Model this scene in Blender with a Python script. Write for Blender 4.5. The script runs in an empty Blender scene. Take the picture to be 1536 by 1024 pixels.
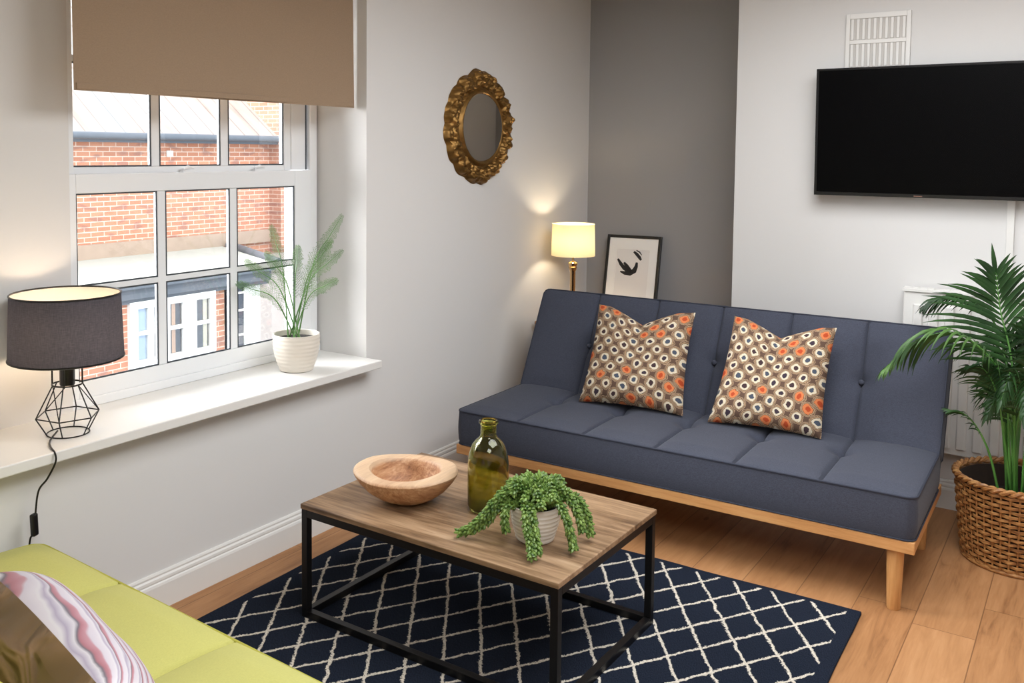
import bpy, math, random
from mathutils import Vector, Matrix, noise
random.seed(7)
C = bpy.context.scene.collection
PI = math.pi
S, Cc = math.sin, math.cos

# ------------------------------------------------------------------ materials
def lin(c):
    c = c / 255.0
    return c / 12.92 if c <= 0.04045 else ((c + 0.055) / 1.055) ** 2.4
def rgb(r, g, b): return (lin(r), lin(g), lin(b), 1.0)

class NT:
    def __init__(s, name):
        s.m = bpy.data.materials.new(name); s.m.use_nodes = True
        s.t = s.m.node_tree; s.n = s.t.nodes; s.l = s.t.links
        s.bsdf = s.n['Principled BSDF']; s.out = s.n['Material Output']
    def node(s, typ, **kw):
        x = s.n.new(typ)
        for k, v in kw.items(): setattr(x, k, v)
        return x
    def put(s, sock, v):
        if isinstance(v, (int, float)): sock.default_value = v
        elif isinstance(v, (tuple, list)): sock.default_value = v
        else: s.l.new(v, sock)
    def M(s, op, a, b=0.0, c=None):
        x = s.node('ShaderNodeMath', operation=op)
        s.put(x.inputs[0], a); s.put(x.inputs[1], b)
        if c is not None: s.put(x.inputs[2], c)
        return x.outputs[0]
    def coord(s, kind='Object'): return s.node('ShaderNodeTexCoord').outputs[kind]
    def mapping(s, vec, scale=(1, 1, 1), rot=(0, 0, 0), loc=(0, 0, 0)):
        x = s.node('ShaderNodeMapping'); s.l.new(vec, x.inputs[0])
        x.inputs['Scale'].default_value = scale; x.inputs['Rotation'].default_value = rot
        x.inputs['Location'].default_value = loc
        return x.outputs[0]
    def noise(s, vec, scale=5, detail=3, rough=.5, dist=0):
        x = s.node('ShaderNodeTexNoise'); s.l.new(vec, x.inputs['Vector'])
        x.inputs['Scale'].default_value = scale; x.inputs['Detail'].default_value = detail
        x.inputs['Roughness'].default_value = rough; x.inputs['Distortion'].default_value = dist
        return x
    def ramp(s, f, stops, interp='LINEAR'):
        x = s.node('ShaderNodeValToRGB'); s.l.new(f, x.inputs[0]); cr = x.color_ramp
        cr.interpolation = interp
        while len(cr.elements) < len(stops): cr.elements.new(.5)
        for e, (p, c) in zip(cr.elements, stops): e.position = p; e.color = c
        return x.outputs[0]
    def mix(s, f, a, b, blend='MIX'):
        x = s.node('ShaderNodeMix', data_type='RGBA', blend_type=blend)
        s.put(x.inputs[0], f); s.put(x.inputs[6], a); s.put(x.inputs[7], b)
        return x.outputs[2]
    def bump(s, h, strength=.3, dist=.002):
        x = s.node('ShaderNodeBump'); s.l.new(h, x.inputs['Height'])
        x.inputs['Strength'].default_value = strength; x.inputs['Distance'].default_value = dist
        s.l.new(x.outputs[0], s.bsdf.inputs['Normal']); return x
    def sep(s, vec):
        x = s.node('ShaderNodeSeparateXYZ'); s.l.new(vec, x.inputs[0]); return x.outputs
    def comb(s, x_, y_, z_=0.0):
        x = s.node('ShaderNodeCombineXYZ')
        s.put(x.inputs[0], x_); s.put(x.inputs[1], y_); s.put(x.inputs[2], z_); return x.outputs[0]
    def set(s, **kw):
        for k, v in kw.items(): s.put(s.bsdf.inputs[k.replace('_', ' ')], v)
        return s

def plain(name, col, rough=.5, metal=0.0, var=.0, vscale=8, bump=0, bscale=200):
    t = NT(name); t.set(Roughness=rough, Metallic=metal)
    co = t.coord()
    nz = t.noise(co, vscale, 3)
    k = 1 - var; d = tuple(c * k for c in col[:3]) + (1,)
    t.put(t.bsdf.inputs['Base Color'], t.mix(nz.outputs[0], d, col))
    if bump: t.bump(t.noise(co, bscale, 2).outputs[0], bump, .001)
    return t.m

def fabric(name, col, var=.25, sc=900):
    t = NT(name); co = t.coord()
    a = t.noise(t.mapping(co, (sc * .15, sc, sc)), 1, 1).outputs[0]
    b = t.noise(t.mapping(co, (sc, sc * .15, sc * .3)), 1, 1).outputs[0]
    w = t.M('ADD', t.M('MULTIPLY', a, .5), t.M('MULTIPLY', b, .5))
    c0 = tuple(c * (1 - var) for c in col[:3]) + (1,); c1 = tuple(min(1, c * (1 + var)) for c in col[:3]) + (1,)
    t.put(t.bsdf.inputs['Base Color'], t.ramp(w, [(.35, c0), (.65, c1)]))
    t.set(Roughness=.9); t.bsdf.inputs['Sheen Weight'].default_value = .06
    t.bsdf.inputs['Specular IOR Level'].default_value = .2
    t.bump(w, .25, .0008)
    return t.m

def wood(name, cols, axis='X', sc=1.0, rough=.45, knots=.0):
    t = NT(name); co = t.coord()
    s3 = {'X': (1.2, 14, 14), 'Y': (14, 1.2, 14), 'Z': (14, 14, 1.2)}[axis]
    v = t.mapping(co, tuple(a * sc for a in s3))
    n1 = t.noise(v, 2.2, 5, .6, .8).outputs[0]
    n2 = t.noise(t.mapping(co, tuple(a * sc * 5 for a in s3)), 2, 3, .6).outputs[0]
    n3 = t.noise(co, 1.8 * sc, 2).outputs[0]
    f = t.M('ADD', t.M('MULTIPLY', n1, .55), t.M('ADD', t.M('MULTIPLY', n2, .25), t.M('MULTIPLY', n3, .2)))
    k = len(cols); st = [(.34 + .32 * i / (k - 1), c) for i, c in enumerate(cols)]
    t.put(t.bsdf.inputs['Base Color'], t.ramp(f, st)); t.set(Roughness=rough)
    t.bump(n2, .12, .0006)
    return t.m

M = {}
M['wall'] = plain('wall_paint', rgb(214, 212, 210), .85, var=.03, vscale=1.2, bump=.05, bscale=60)
M['grey_wall'] = plain('grey_paint', rgb(150, 149, 150), .85, var=.03, vscale=1.2, bump=.05, bscale=60)
M['trim'] = plain('trim_gloss', rgb(222, 220, 216), .4, var=.02)
M['ceiling'] = plain('ceiling_paint', rgb(235, 233, 228), .9)
M['upvc'] = plain('white_upvc', rgb(226, 228, 230), .3)
M['gasket'] = plain('dark_gasket', rgb(60, 66, 72), .6)
M['black_metal'] = plain('black_metal', rgb(16, 16, 18), .35, .3)
M['black'] = plain('black_plastic', rgb(12, 12, 13), .35)
M['blue'] = fabric('slate_blue_fabric', rgb(62, 65, 77))
M['blue_pipe'] = plain('navy_piping', rgb(38, 42, 56), .8)
M['lime'] = fabric('lime_fabric', rgb(190, 187, 110), .06)
M['lime_pipe'] = plain('olive_piping', rgb(178, 174, 74), .8)
M['oak_frame'] = wood('oak_frame_x', [rgb(164, 110, 62), rgb(194, 140, 86), rgb(208, 160, 106)], 'X')
M['oak_frame_y'] = wood('oak_frame_y', [rgb(164, 110, 62), rgb(194, 140, 86), rgb(208, 160, 106)], 'Y')
M['oak_leg'] = wood('oak_leg', [rgb(176, 122, 70), rgb(198, 146, 90), rgb(210, 162, 108)], 'Z')
M['table_wood'] = wood('table_wood', [rgb(76, 55, 38), rgb(122, 95, 69), rgb(153, 124, 95), rgb(176, 149, 120)], 'X', .75, .42)
M['bowl_wood'] = wood('bowl_wood', [rgb(116, 76, 48), rgb(160, 112, 76), rgb(186, 142, 104), rgb(208, 172, 138)], 'Y', 1.3, .6)
_t = M['bowl_wood'].node_tree; _c = [n for n in _t.nodes if n.type == 'TEX_COORD'][0]
_sp = _t.nodes.new('ShaderNodeSeparateXYZ'); _t.links.new(_c.outputs['Object'], _sp.inputs[0])
_mr = _t.nodes.new('ShaderNodeMapRange'); _t.links.new(_sp.outputs[2], _mr.inputs[0]); _mr.inputs[1].default_value = .098; _mr.inputs[2].default_value = .109; _mr.inputs[4].default_value = .6
_mx = _t.nodes.new('ShaderNodeMix'); _mx.data_type = 'RGBA'; _b = _t.nodes['Principled BSDF']
_src = _b.inputs['Base Color'].links[0].from_socket; _t.links.new(_mr.outputs[0], _mx.inputs[0]); _t.links.new(_src, _mx.inputs[6]); _mx.inputs[7].default_value = rgb(206, 182, 152); _t.links.new(_mx.outputs[2], _b.inputs['Base Color'])
M['cabinet'] = wood('cabinet_wood', [rgb(150, 110, 74), rgb(186, 146, 104)], 'X')
M['gold'] = plain('antique_gold', rgb(158, 118, 62), .42, .8, var=.75, vscale=26)
M['brass'] = plain('polished_brass', rgb(206, 176, 134), .16, 1)
M['ceramic'] = plain('cream_ceramic', rgb(222, 214, 202), .5, var=.08, vscale=30)
M['soil'] = plain('soil', rgb(36, 28, 22), 1, var=.5, vscale=60, bump=.6, bscale=80)
M['blind'] = fabric('taupe_blind', rgb(150, 128, 106), .05)
M['render_white'] = plain('white_render', rgb(225, 225, 222), .8)
M['slate_grey'] = plain('slate_fascia', rgb(96, 102, 110), .6, var=.2)
M['roof_flat'] = plain('flat_roof', rgb(178, 178, 168), .9, var=.08, vscale=3)
M['screen'] = plain('tv_screen', rgb(4, 4, 5), .25)
M['screen'].node_tree.nodes['Principled BSDF'].inputs['Specular IOR Level'].default_value = .08
M['mat_board'] = plain('mat_board', rgb(224, 220, 216), .8)
M['ink'] = plain('black_ink', rgb(26, 24, 24), .7)
M['steel'] = plain('grey_metal', rgb(150, 150, 150), .4, .8)
M['asphalt'] = plain('street', rgb(120, 118, 114), .9, var=.2)
M['curtain'] = plain('pale_curtain', rgb(170, 190, 212), .8)
M['curtain_tan'] = plain('tan_curtain', rgb(196, 164, 140), .8)  # colour of a reflection painted into the casement pane
M['dark_room'] = plain('dark_room', rgb(66, 72, 82), .5)

def emit(name, col, strength):
    t = NT(name); e = t.node('ShaderNodeEmission'); e.inputs[0].default_value = col; e.inputs[1].default_value = strength
    t.l.new(e.outputs[0], t.out.inputs[0]); return t.m
M['bulb_warm'] = emit('bulb_warm', (1, .84, .6, 1), 205)
M['bulb_soft'] = emit('bulb_soft', (1, .76, .52, 1), 100)
M['lamp_panel'] = emit('ceiling_lamp_glow', (1, .95, .88, 1), 10)

def glass_pane():
    t = NT('window_glass'); tr = t.node('ShaderNodeBsdfTransparent'); gl = t.node('ShaderNodeBsdfGlossy')
    gl.inputs['Roughness'].default_value = .02
    fr = t.node('ShaderNodeFresnel'); fr.inputs[0].default_value = 1.35
    mx = t.node('ShaderNodeMixShader'); t.l.new(fr.outputs[0], mx.inputs[0]); t.l.new(tr.outputs[0], mx.inputs[1]); t.l.new(gl.outputs[0], mx.inputs[2])
    t.l.new(mx.outputs[0], t.out.inputs[0]); return t.m
M['glass'] = glass_pane()

def olive_glass():
    t = NT('olive_glass'); t.set(Roughness=.03); t.bsdf.inputs['Transmission Weight'].default_value = 1
    t.bsdf.inputs['IOR'].default_value = 1.45
    nz = t.noise(t.mapping(t.coord(), (6, 6, 14)), 1.2, 2, .5, 1.0)
    t.put(t.bsdf.inputs['Base Color'], t.ramp(nz.outputs[0], [(.35, rgb(176, 178, 84)), (.65, rgb(214, 212, 138))]))
    return t.m
M['olive'] = olive_glass()

def shade_mat(name, col, trans, var=.2):
    t = NT(name); co = t.coord()
    a = t.noise(t.mapping(co, (60, 60, 500)), 1, 2).outputs[0]; b = t.noise(t.mapping(co, (400, 400, 40)), 1, 2).outputs[0]
    w = t.M('MULTIPLY', t.M('ADD', a, b), .5)
    c0 = tuple(c * (1 - var) for c in col[:3]) + (1,)
    c = t.ramp(w, [(.35, c0), (.65, col)])
    d = t.node('ShaderNodeBsdfDiffuse'); tl = t.node('ShaderNodeBsdfTranslucent')
    t.l.new(c, d.inputs[0]); t.l.new(c, tl.inputs[0])
    mx = t.node('ShaderNodeMixShader'); mx.inputs[0].default_value = trans
    t.l.new(d.outputs[0], mx.inputs[1]); t.l.new(tl.outputs[0], mx.inputs[2]); t.l.new(mx.outputs[0], t.out.inputs[0])
    return t.m
M['shade_dark'] = shade_mat('charcoal_shade', rgb(92, 93, 106), .55, .35)
M['shade_lining'] = shade_mat('cream_lining', rgb(240, 234, 224), .45, .03)
M['shade_cream'] = shade_mat('cream_shade', rgb(232, 214, 174), .2, .06)

def leaf_mat(name, c0, c1, tr=.3, sc=6):
    t = NT(name); nz = t.noise(t.coord(), sc, 2).outputs[0]
    c = t.ramp(nz, [(.35, c0), (.65, c1)])
    t.put(t.bsdf.inputs['Base Color'], c); t.set(Roughness=.45)
    tl = t.node('ShaderNodeBsdfTranslucent'); t.l.new(c, tl.inputs[0])
    mx = t.node('ShaderNodeMixShader'); mx.inputs[0].default_value = tr
    t.l.new(t.bsdf.outputs[0], mx.inputs[1]); t.l.new(tl.outputs[0], mx.inputs[2]); t.l.new(mx.outputs[0], t.out.inputs[0])
    return t.m
M['palm_leaf'] = leaf_mat('palm_leaf', rgb(22, 50, 20), rgb(48, 86, 38), .15)
M['palm_leaf_light'] = leaf_mat('palm_leaf_light', rgb(40, 76, 30), rgb(84, 122, 58), .18)
M['palm_stem'] = leaf_mat('palm_stem', rgb(60, 112, 44), rgb(96, 146, 66), .05)
M['fern'] = leaf_mat('fern_leaf', rgb(74, 116, 58), rgb(128, 162, 104), .25)
M['fern_stem'] = leaf_mat('fern_stem', rgb(74, 122, 56), rgb(118, 164, 92), .1)
M['succulent'] = leaf_mat('succulent_leaf', rgb(60, 92, 32), rgb(130, 158, 78), .1, 60)

def floor_mat():
    t = NT('oak_planks'); co = t.coord(); x, y, z = t.sep(co)
    u = t.M('ADD', x, -1.83 + .1965 * 20); k = t.M('DIVIDE', u, .1965)
    idx = t.M('FLOOR', k); fr = t.M('FRACT', k)
    wn = t.node('ShaderNodeTexWhiteNoise', noise_dimensions='1D'); t.l.new(idx, wn.inputs['W'])
    off = t.M('MULTIPLY', wn.outputs[0], 2.4)
    yy = t.M('DIVIDE', t.M('ADD', t.M('ADD', y, off), 20), 1.9); jf = t.M('FRACT', yy); ji = t.M('FLOOR', yy)
    wn2 = t.node('ShaderNodeTexWhiteNoise', noise_dimensions='2D'); t.l.new(t.comb(idx, ji), wn2.inputs['Vector'])
    g = t.comb(t.M('ADD', t.M('MULTIPLY', x, 9.0), t.M('MULTIPLY', wn2.outputs[0], 37)), t.M('MULTIPLY', y, 1.1), t.M('MULTIPLY', wn2.outputs[0], 13))
    n1 = t.noise(g, 2.0, 5, .6, 1.2).outputs[0]
    g2 = t.comb(t.M('MULTIPLY', x, 120.0), t.M('MULTIPLY', y, 5.0), wn2.outputs[0])
    n2 = t.noise(g2, 1.0, 3, .6).outputs[0]
    f = t.M('ADD', t.M('MULTIPLY', n1, .66), t.M('ADD', t.M('MULTIPLY', n2, .22), t.M('MULTIPLY', wn2.outputs[0], .12)))
    c = t.ramp(f, [(.28, rgb(130, 88, 55)), (.42, rgb(160, 114, 74)), (.6, rgb(175, 128, 86)), (.75, rgb(186, 141, 99))])
    # knots
    vo = t.node('ShaderNodeTexVoronoi'); t.l.new(t.mapping(co, (3.0, 1.4, 1)), vo.inputs['Vector']); vo.inputs['Scale'].default_value = 1.1
    kn = t.M('LESS_THAN', vo.outputs['Distance'], .035)
    c = t.mix(t.M('MULTIPLY', kn, .6), c, rgb(104, 66, 38))
    edge = t.M('LESS_THAN', t.M('MINIMUM', fr, t.M('SUBTRACT', 1.0, fr)), .009)
    je = t.M('LESS_THAN', t.M('MINIMUM', jf, t.M('SUBTRACT', 1.0, jf)), .0009)
    e = t.M('MAXIMUM', edge, je)
    c = t.mix(t.M('MULTIPLY', e, .6), c, rgb(84, 52, 30))
    t.put(t.bsdf.inputs['Base Color'], c); t.set(Roughness=.48)
    t.bsdf.inputs['Specular IOR Level'].default_value = .35
    t.bump(t.M('SUBTRACT', n2, t.M('MULTIPLY', e, 3)), .12, .001)
    return t.m
M['floor'] = floor_mat()

def rug_mat():
    t = NT('trellis_rug'); co = t.coord()
    wob = t.noise(co, 22, 3, .6); off = t.node('ShaderNodeVectorMath', operation='SUBTRACT')
    t.l.new(wob.outputs['Color'], off.inputs[0]); off.inputs[1].default_value = (.5, .5, .5)
    sc = t.node('ShaderNodeVectorMath', operation='SCALE'); t.l.new(off.outputs[0], sc.inputs[0]); sc.inputs['Scale'].default_value = .022
    ad = t.node('ShaderNodeVectorMath', operation='ADD'); t.l.new(co, ad.inputs[0]); t.l.new(sc.outputs[0], ad.inputs[1])
    fz = t.noise(co, 170, 2, .7); off2 = t.node('ShaderNodeVectorMath', operation='SUBTRACT')
    t.l.new(fz.outputs['Color'], off2.inputs[0]); off2.inputs[1].default_value = (.5, .5, .5)
    sc2 = t.node('ShaderNodeVectorMath', operation='SCALE'); t.l.new(off2.outputs[0], sc2.inputs[0]); sc2.inputs['Scale'].default_value = .02
    ad2 = t.node('ShaderNodeVectorMath', operation='ADD'); t.l.new(ad.outputs[0], ad2.inputs[0]); t.l.new(sc2.outputs[0], ad2.inputs[1])
    x, y, z = t.sep(ad2.outputs[0])
    # two families of trellis lines, measured on the rug
    ga = t.M('ADD', t.M('MULTIPLY_ADD', x, 6.9807, 43.5732), t.M('MULTIPLY', y, 4.4707))
    gb = t.M('ADD', t.M('MULTIPLY_ADD', x, 6.4457, 43.8156), t.M('MULTIPLY', y, -4.1793))
    def line(v):
        f = t.M('FRACT', v); return t.M('MINIMUM', f, t.M('SUBTRACT', 1.0, f))
    d = t.M('MINIMUM', line(ga), line(gb))
    th = t.M('MULTIPLY_ADD', fz.outputs[0], .05, .014)
    ln = t.M('LESS_THAN', d, th)
    # plain border
    ox, oy, oz = t.sep(co)
    inx = t.M('LESS_THAN', t.M('ABSOLUTE', ox), .905); iny = t.M('LESS_THAN', oy, .885)
    ln = t.M('MULTIPLY', ln, t.M('MULTIPLY', inx, iny))
    pile = t.noise(t.mapping(co, (500, 160, 1), (0, 0, .6)), 1, 2).outputs[0]
    base = t.ramp(pile, [(.3, rgb(15, 19, 28)), (.7, rgb(38, 44, 57))])
    cream = t.ramp(fz.outputs[0], [(.3, rgb(160, 152, 138)), (.6, rgb(212, 204, 190))])
    t.put(t.bsdf.inputs['Base Color'], t.mix(ln, base, cream)); t.set(Roughness=.97)
    t.bsdf.inputs['Specular IOR Level'].default_value = .05
    t.bump(t.M('ADD', t.M('MULTIPLY', pile, .4), ln), .5, .003)
    return t.m
M['rug'] = rug_mat()

def brick_mat(name, c1, c2, mortar, wmod=(0, 1, 0)):
    t = NT(name); co = t.coord(); x, y, z = t.sep(co)
    b = t.node('ShaderNodeTexBrick'); t.l.new(t.comb(t.M('ADD', y, x), z, 0.0), b.inputs['Vector'])
    b.inputs['Scale'].default_value = 1; b.inputs['Brick Width'].default_value = .225; b.inputs['Row Height'].default_value = .075
    b.inputs['Mortar Size'].default_value = .007; b.inputs['Color1'].default_value = c1; b.inputs['Color2'].default_value = c2
    b.inputs['Mortar'].default_value = mortar; b.inputs['Bias'].default_value = -.1
    n = t.noise(co, 1.6, 4).outputs[0]; n2 = t.noise(t.mapping(co, (1, 4.4, 13.3)), 1, 0).outputs[0]
    c = t.mix(t.M('MULTIPLY', n, .5), b.outputs[0], rgb(192, 146, 120))
    c = t.mix(t.ramp(n2, [(.58, (0, 0, 0, 1)), (.72, (.5, .5, .5, 1))]), c, rgb(128, 96, 92))
    t.put(t.bsdf.inputs['Base Color'], c); t.set(Roughness=.9)
    return t.m
M['brick'] = brick_mat('red_brick', rgb(172, 108, 82), rgb(196, 134, 104), rgb(216, 200, 186))
M['brick2'] = brick_mat('brown_brick', rgb(166, 108, 86), rgb(188, 130, 106), rgb(210, 196, 182))

def roof_mat():
    t = NT('pale_roof_tiles'); co = t.coord(); x, y, z = t.sep(co)
    w = t.M('FRACT', t.M('DIVIDE', y, .34)); e = t.M('LESS_THAN', w, .08)
    n = t.noise(t.mapping(co, (.5, 2.2, .5)), 1.5, 4).outputs[0]
    c = t.ramp(n, [(.3, rgb(148, 130, 120)), (.5, rgb(164, 154, 146)), (.7, rgb(150, 152, 152))])
    c = t.mix(t.M('MULTIPLY', e, .5), c, rgb(84, 78, 74))
    t.put(t.bsdf.inputs['Base Color'], c); t.set(Roughness=.8); return t.m
M['roof'] = roof_mat()

def ikat_mat():
    t = NT('ikat_dots'); uv = t.coord('UV')
    v = t.mapping(uv, (8.1, 8.1, 1), (0, 0, PI / 4 + .06))
    nz = t.noise(uv, 14, 3, .6); o = t.node('ShaderNodeVectorMath', operation='SUBTRACT'); t.l.new(nz.outputs['Color'], o.inputs[0]); o.inputs[1].default_value = (.5, .5, .5)
    s_ = t.node('ShaderNodeVectorMath', operation='SCALE'); t.l.new(o.outputs[0], s_.inputs[0]); s_.inputs['Scale'].default_value = .42
    a = t.node('ShaderNodeVectorMath', operation='ADD'); t.l.new(v, a.inputs[0]); t.l.new(s_.outputs[0], a.inputs[1])
    x, y, z = t.sep(a.outputs[0])
    ix, iy = t.M('FLOOR', x), t.M('FLOOR', y)
    fx = t.M('ABSOLUTE', t.M('SUBTRACT', t.M('FRACT', x), .5)); fy = t.M('ABSOLUTE', t.M('SUBTRACT', t.M('FRACT', y), .5))
    r = t.M('POWER', t.M('ADD', t.M('POWER', fx, 2.4), t.M('POWER', fy, 2.4)), 1 / 2.4)
    wn = t.node('ShaderNodeTexWhiteNoise', noise_dimensions='2D'); t.l.new(t.comb(ix, iy), wn.inputs['Vector'])
    h = wn.outputs[0]
    rust = t.M('GREATER_THAN', h, .7)
    fine = t.noise(uv, 60, 2, .7, 2.0).outputs[0]
    core = t.mix(rust, t.ramp(h, [(.0, rgb(28, 36, 58)), (.3, rgb(50, 74, 94)), (.5, rgb(40, 34, 48))], 'CONSTANT'), rgb(178, 66, 30))
    ring = t.mix(rust, rgb(216, 206, 182), rgb(214, 124, 76))
    rr = t.M('ADD', r, t.M('MULTIPLY', t.M('SUBTRACT', fine, .5), .05))
    bg = t.ramp(rr, [(.0, rgb(44, 34, 32)), (.345, rgb(44, 36, 34)), (.375, rgb(196, 166, 130)), (.405, rgb(150, 126, 100)), (.435, rgb(52, 42, 38)), (.465, rgb(190, 162, 132)), (.5, rgb(84, 68, 58))])
    c = t.mix(t.M('LESS_THAN', rr, .33), bg, ring)
    c = t.mix(t.M('LESS_THAN', rr, .175), c, core)
    edge = t.noise(uv, 9, 1).outputs[0]
    t.put(t.bsdf.inputs['Base Color'], t.mix(t.M('MULTIPLY', fine, .35), c, rgb(120, 84, 62))); t.set(Roughness=.85)
    t.bsdf.inputs['Specular IOR Level'].default_value = .2
    t.bump(fine, .3, .001)
    return t.m
M['ikat'] = ikat_mat()

def stripe_mat():
    t = NT('striped_silk'); uv = t.coord('UV')
    x, y, z = t.sep(uv)
    nz = t.noise(t.mapping(uv, (2.2, 6, 1)), 1.6, 2, .5).outputs[0]
    k = t.M('FRACT', t.M('ADD', t.M('MULTIPLY', y, 18), t.M('ADD', t.M('MULTIPLY', nz, 1.3), t.M('MULTIPLY', x, 1.2))))
    c = t.ramp(k, [(0, rgb(206, 200, 206)), (.3, rgb(198, 190, 200)), (.38, rgb(184, 138, 148)), (.52, rgb(168, 112, 122)), (.58, rgb(110, 104, 114)), (.66, rgb(204, 200, 206)), (.82, rgb(166, 156, 176)), (.95, rgb(208, 204, 208))])
    t.put(t.bsdf.inputs['Base Color'], c); t.set(Roughness=.5); return t.m
M['stripe'] = stripe_mat()
M['satin'] = None
def satin():
    t = NT('brown_satin'); uv = t.coord('UV'); n = t.noise(t.mapping(uv, (2.2, 4.5, 1), (0, 0, .7)), 1.6, 2, .45, 1.2).outputs[0]
    t.put(t.bsdf.inputs['Base Color'], t.ramp(n, [(.35, rgb(104, 82, 54)), (.65, rgb(142, 112, 82))])); t.set(Roughness=.5); t.bump(n, 1.0, .06); return t.m
M['satin'] = satin()

def wicker_mat():
    t = NT('wicker'); co = t.coord(); n = t.noise(t.mapping(co, (20, 20, 90)), 1.5, 4, .6).outputs[0]
    c = t.ramp(n, [(.3, rgb(104, 64, 32)), (.5, rgb(156, 106, 58)), (.72, rgb(192, 148, 92))])
    t.put(t.bsdf.inputs['Base Color'], c); t.set(Roughness=.5); t.bump(n, .3, .001); return t.m
M['wicker'] = wicker_mat()
M['wicker_dark'] = plain('wicker_liner', rgb(40, 26, 16), .9)

# ------------------------------------------------------------------ geometry helpers
class MB:
    def __init__(s): s.v = []; s.f = []; s.uv = None; s.mi = []
    def add(s, vs, fs, mi=0):
        b = len(s.v); s.v += [tuple(p) for p in vs]; s.f += [tuple(i + b for i in f) for f in fs]; s.mi += [mi] * len(fs)
    def box(s, x0, x1, y0, y1, z0, z1, R=None):
        vs = [(x, y, z) for z in (z0, z1) for y in (y0, y1) for x in (x0, x1)]
        if R: vs = [R @ Vector(p) for p in vs]
        s.add(vs, [(0, 2, 3, 1), (4, 5, 7, 6), (0, 1, 5, 4), (2, 6, 7, 3), (0, 4, 6, 2), (1, 3, 7, 5)]); return s
    def prism(s, pts, z0, z1, R=None):
        n = len(pts); vs = [(x, y, z0) for x, y in pts] + [(x, y, z1) for x, y in pts]
        if R: vs = [R @ Vector(p) for p in vs]
        s.add(vs, [tuple(range(n))[::-1], tuple(range(n, 2 * n))] + [(i, (i + 1) % n, n + (i + 1) % n, n + i) for i in range(n)]); return s
    def lathe(s, prof, n=48, c=(0, 0, 0), fn=None, closed=False):
        vs = []
        for r, z in prof:
            for k in range(n):
                a = 2 * PI * k / n
                p = (c[0] + r * Cc(a), c[1] + r * S(a), c[2] + z)
                vs.append(fn(p, a, r, z) if fn else p)
        m = len(prof); fs = []
        for i in range(m if closed else m - 1):
            j = (i + 1) % m
            for k in range(n): fs.append((i * n + k, i * n + (k + 1) % n, j * n + (k + 1) % n, j * n + k))
        if not closed:
            if prof[0][0] > 1e-6: fs.append(tuple(range(n))[::-1])
            if prof[-1][0] > 1e-6: fs.append(tuple(range((m - 1) * n, m * n)))
        s.add(vs, fs); return s
    def tube(s, pts, r, n=8, cap=True, loop=False, flat=1.0):
        pts = [Vector(p) for p in pts]; m = len(pts); rad = r if isinstance(r, (list, tuple)) else [r] * m
        up = None; vs = []
        for i, p in enumerate(pts):
            if loop: t = (pts[(i + 1) % m] - pts[i - 1])
            else: t = pts[min(i + 1, m - 1)] - pts[max(i - 1, 0)]
            t.normalize()
            if up is None:
                a = Vector((0, 0, 1)) if abs(t.z) < .9 else Vector((1, 0, 0)); up = (a - t * a.dot(t)).normalized()
            else: up = (up - t * up.dot(t)).normalized()
            sd = t.cross(up)
            for k in range(n):
                a = 2 * PI * k / n; vs.append(p + (up * Cc(a) * flat + sd * S(a)) * rad[i])
        fs = []
        for i in range(m if loop else m - 1):
            j = (i + 1) % m
            for k in range(n): fs.append((i * n + k, i * n + (k + 1) % n, j * n + (k + 1) % n, j * n + k))
        if cap and not loop: fs += [tuple(range(n))[::-1], tuple(range((m - 1) * n, m * n))]
        s.add(vs, fs); return s
    def build(s, name, mat, parent=None, smooth=True, bevel=0, seg=2, mats=None, sub=0):
        me = bpy.data.meshes.new(name); me.from_pydata(s.v, [], s.f); me.update()
        for m_ in (mats or [mat]): me.materials.append(m_)
        if mats: me.polygons.foreach_set('material_index', s.mi)
        if s.uv:
            ul = me.uv_layers.new(name='UVMap')
            for lp in me.loops: ul.data[lp.index].uv = s.uv[lp.vertex_index]
        o = bpy.data.objects.new(name, me); C.objects.link(o)
        if parent: o.parent = parent
        if smooth:
            for p in me.polygons: p.use_smooth = True
        if bevel:
            b = o.modifiers.new('Bevel', 'BEVEL'); b.width = bevel; b.segments = seg; b.limit_method = 'ANGLE'; b.angle_limit = .6
            for p in me.polygons: p.use_smooth = False
        if sub:
            q = o.modifiers.new('Subd', 'SUBSURF'); q.levels = sub; q.render_levels = sub
        if smooth and not bevel:
            try: me.set_sharp_from_angle(angle=.7)
            except Exception: pass
        return o

def tag(o, label=None, cat=None, group=None, kind=None):
    if label: o['label'] = label
    if cat: o['category'] = cat
    if group: o['group'] = group
    if kind: o['kind'] = kind
    return o
def thing(name, label, cat, loc=(0, 0, 0), rz=0, group=None):
    o = bpy.data.objects.new(name, None); C.objects.link(o); o.location = loc; o.rotation_euler = (0, 0, rz)
    o.empty_display_size = .1
    return tag(o, label, cat, group)
def struct(o): o['kind'] = 'structure'; return o
def catmull(P, n=12):
    P = [Vector(p) for p in P]; Q = [P[0] * 2 - P[1]] + P + [P[-1] * 2 - P[-2]]; out = []
    for i in range(1, len(Q) - 2):
        a, b, c, d = Q[i - 1], Q[i], Q[i + 1], Q[i + 2]
        for k in range(n):
            t = k / n
            out.append(.5 * ((2 * b) + (c - a) * t + (2 * a - 5 * b + 4 * c - d) * t * t + (3 * b - a - 3 * c + d) * t ** 3))
    out.append(P[-1]); return out

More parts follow.
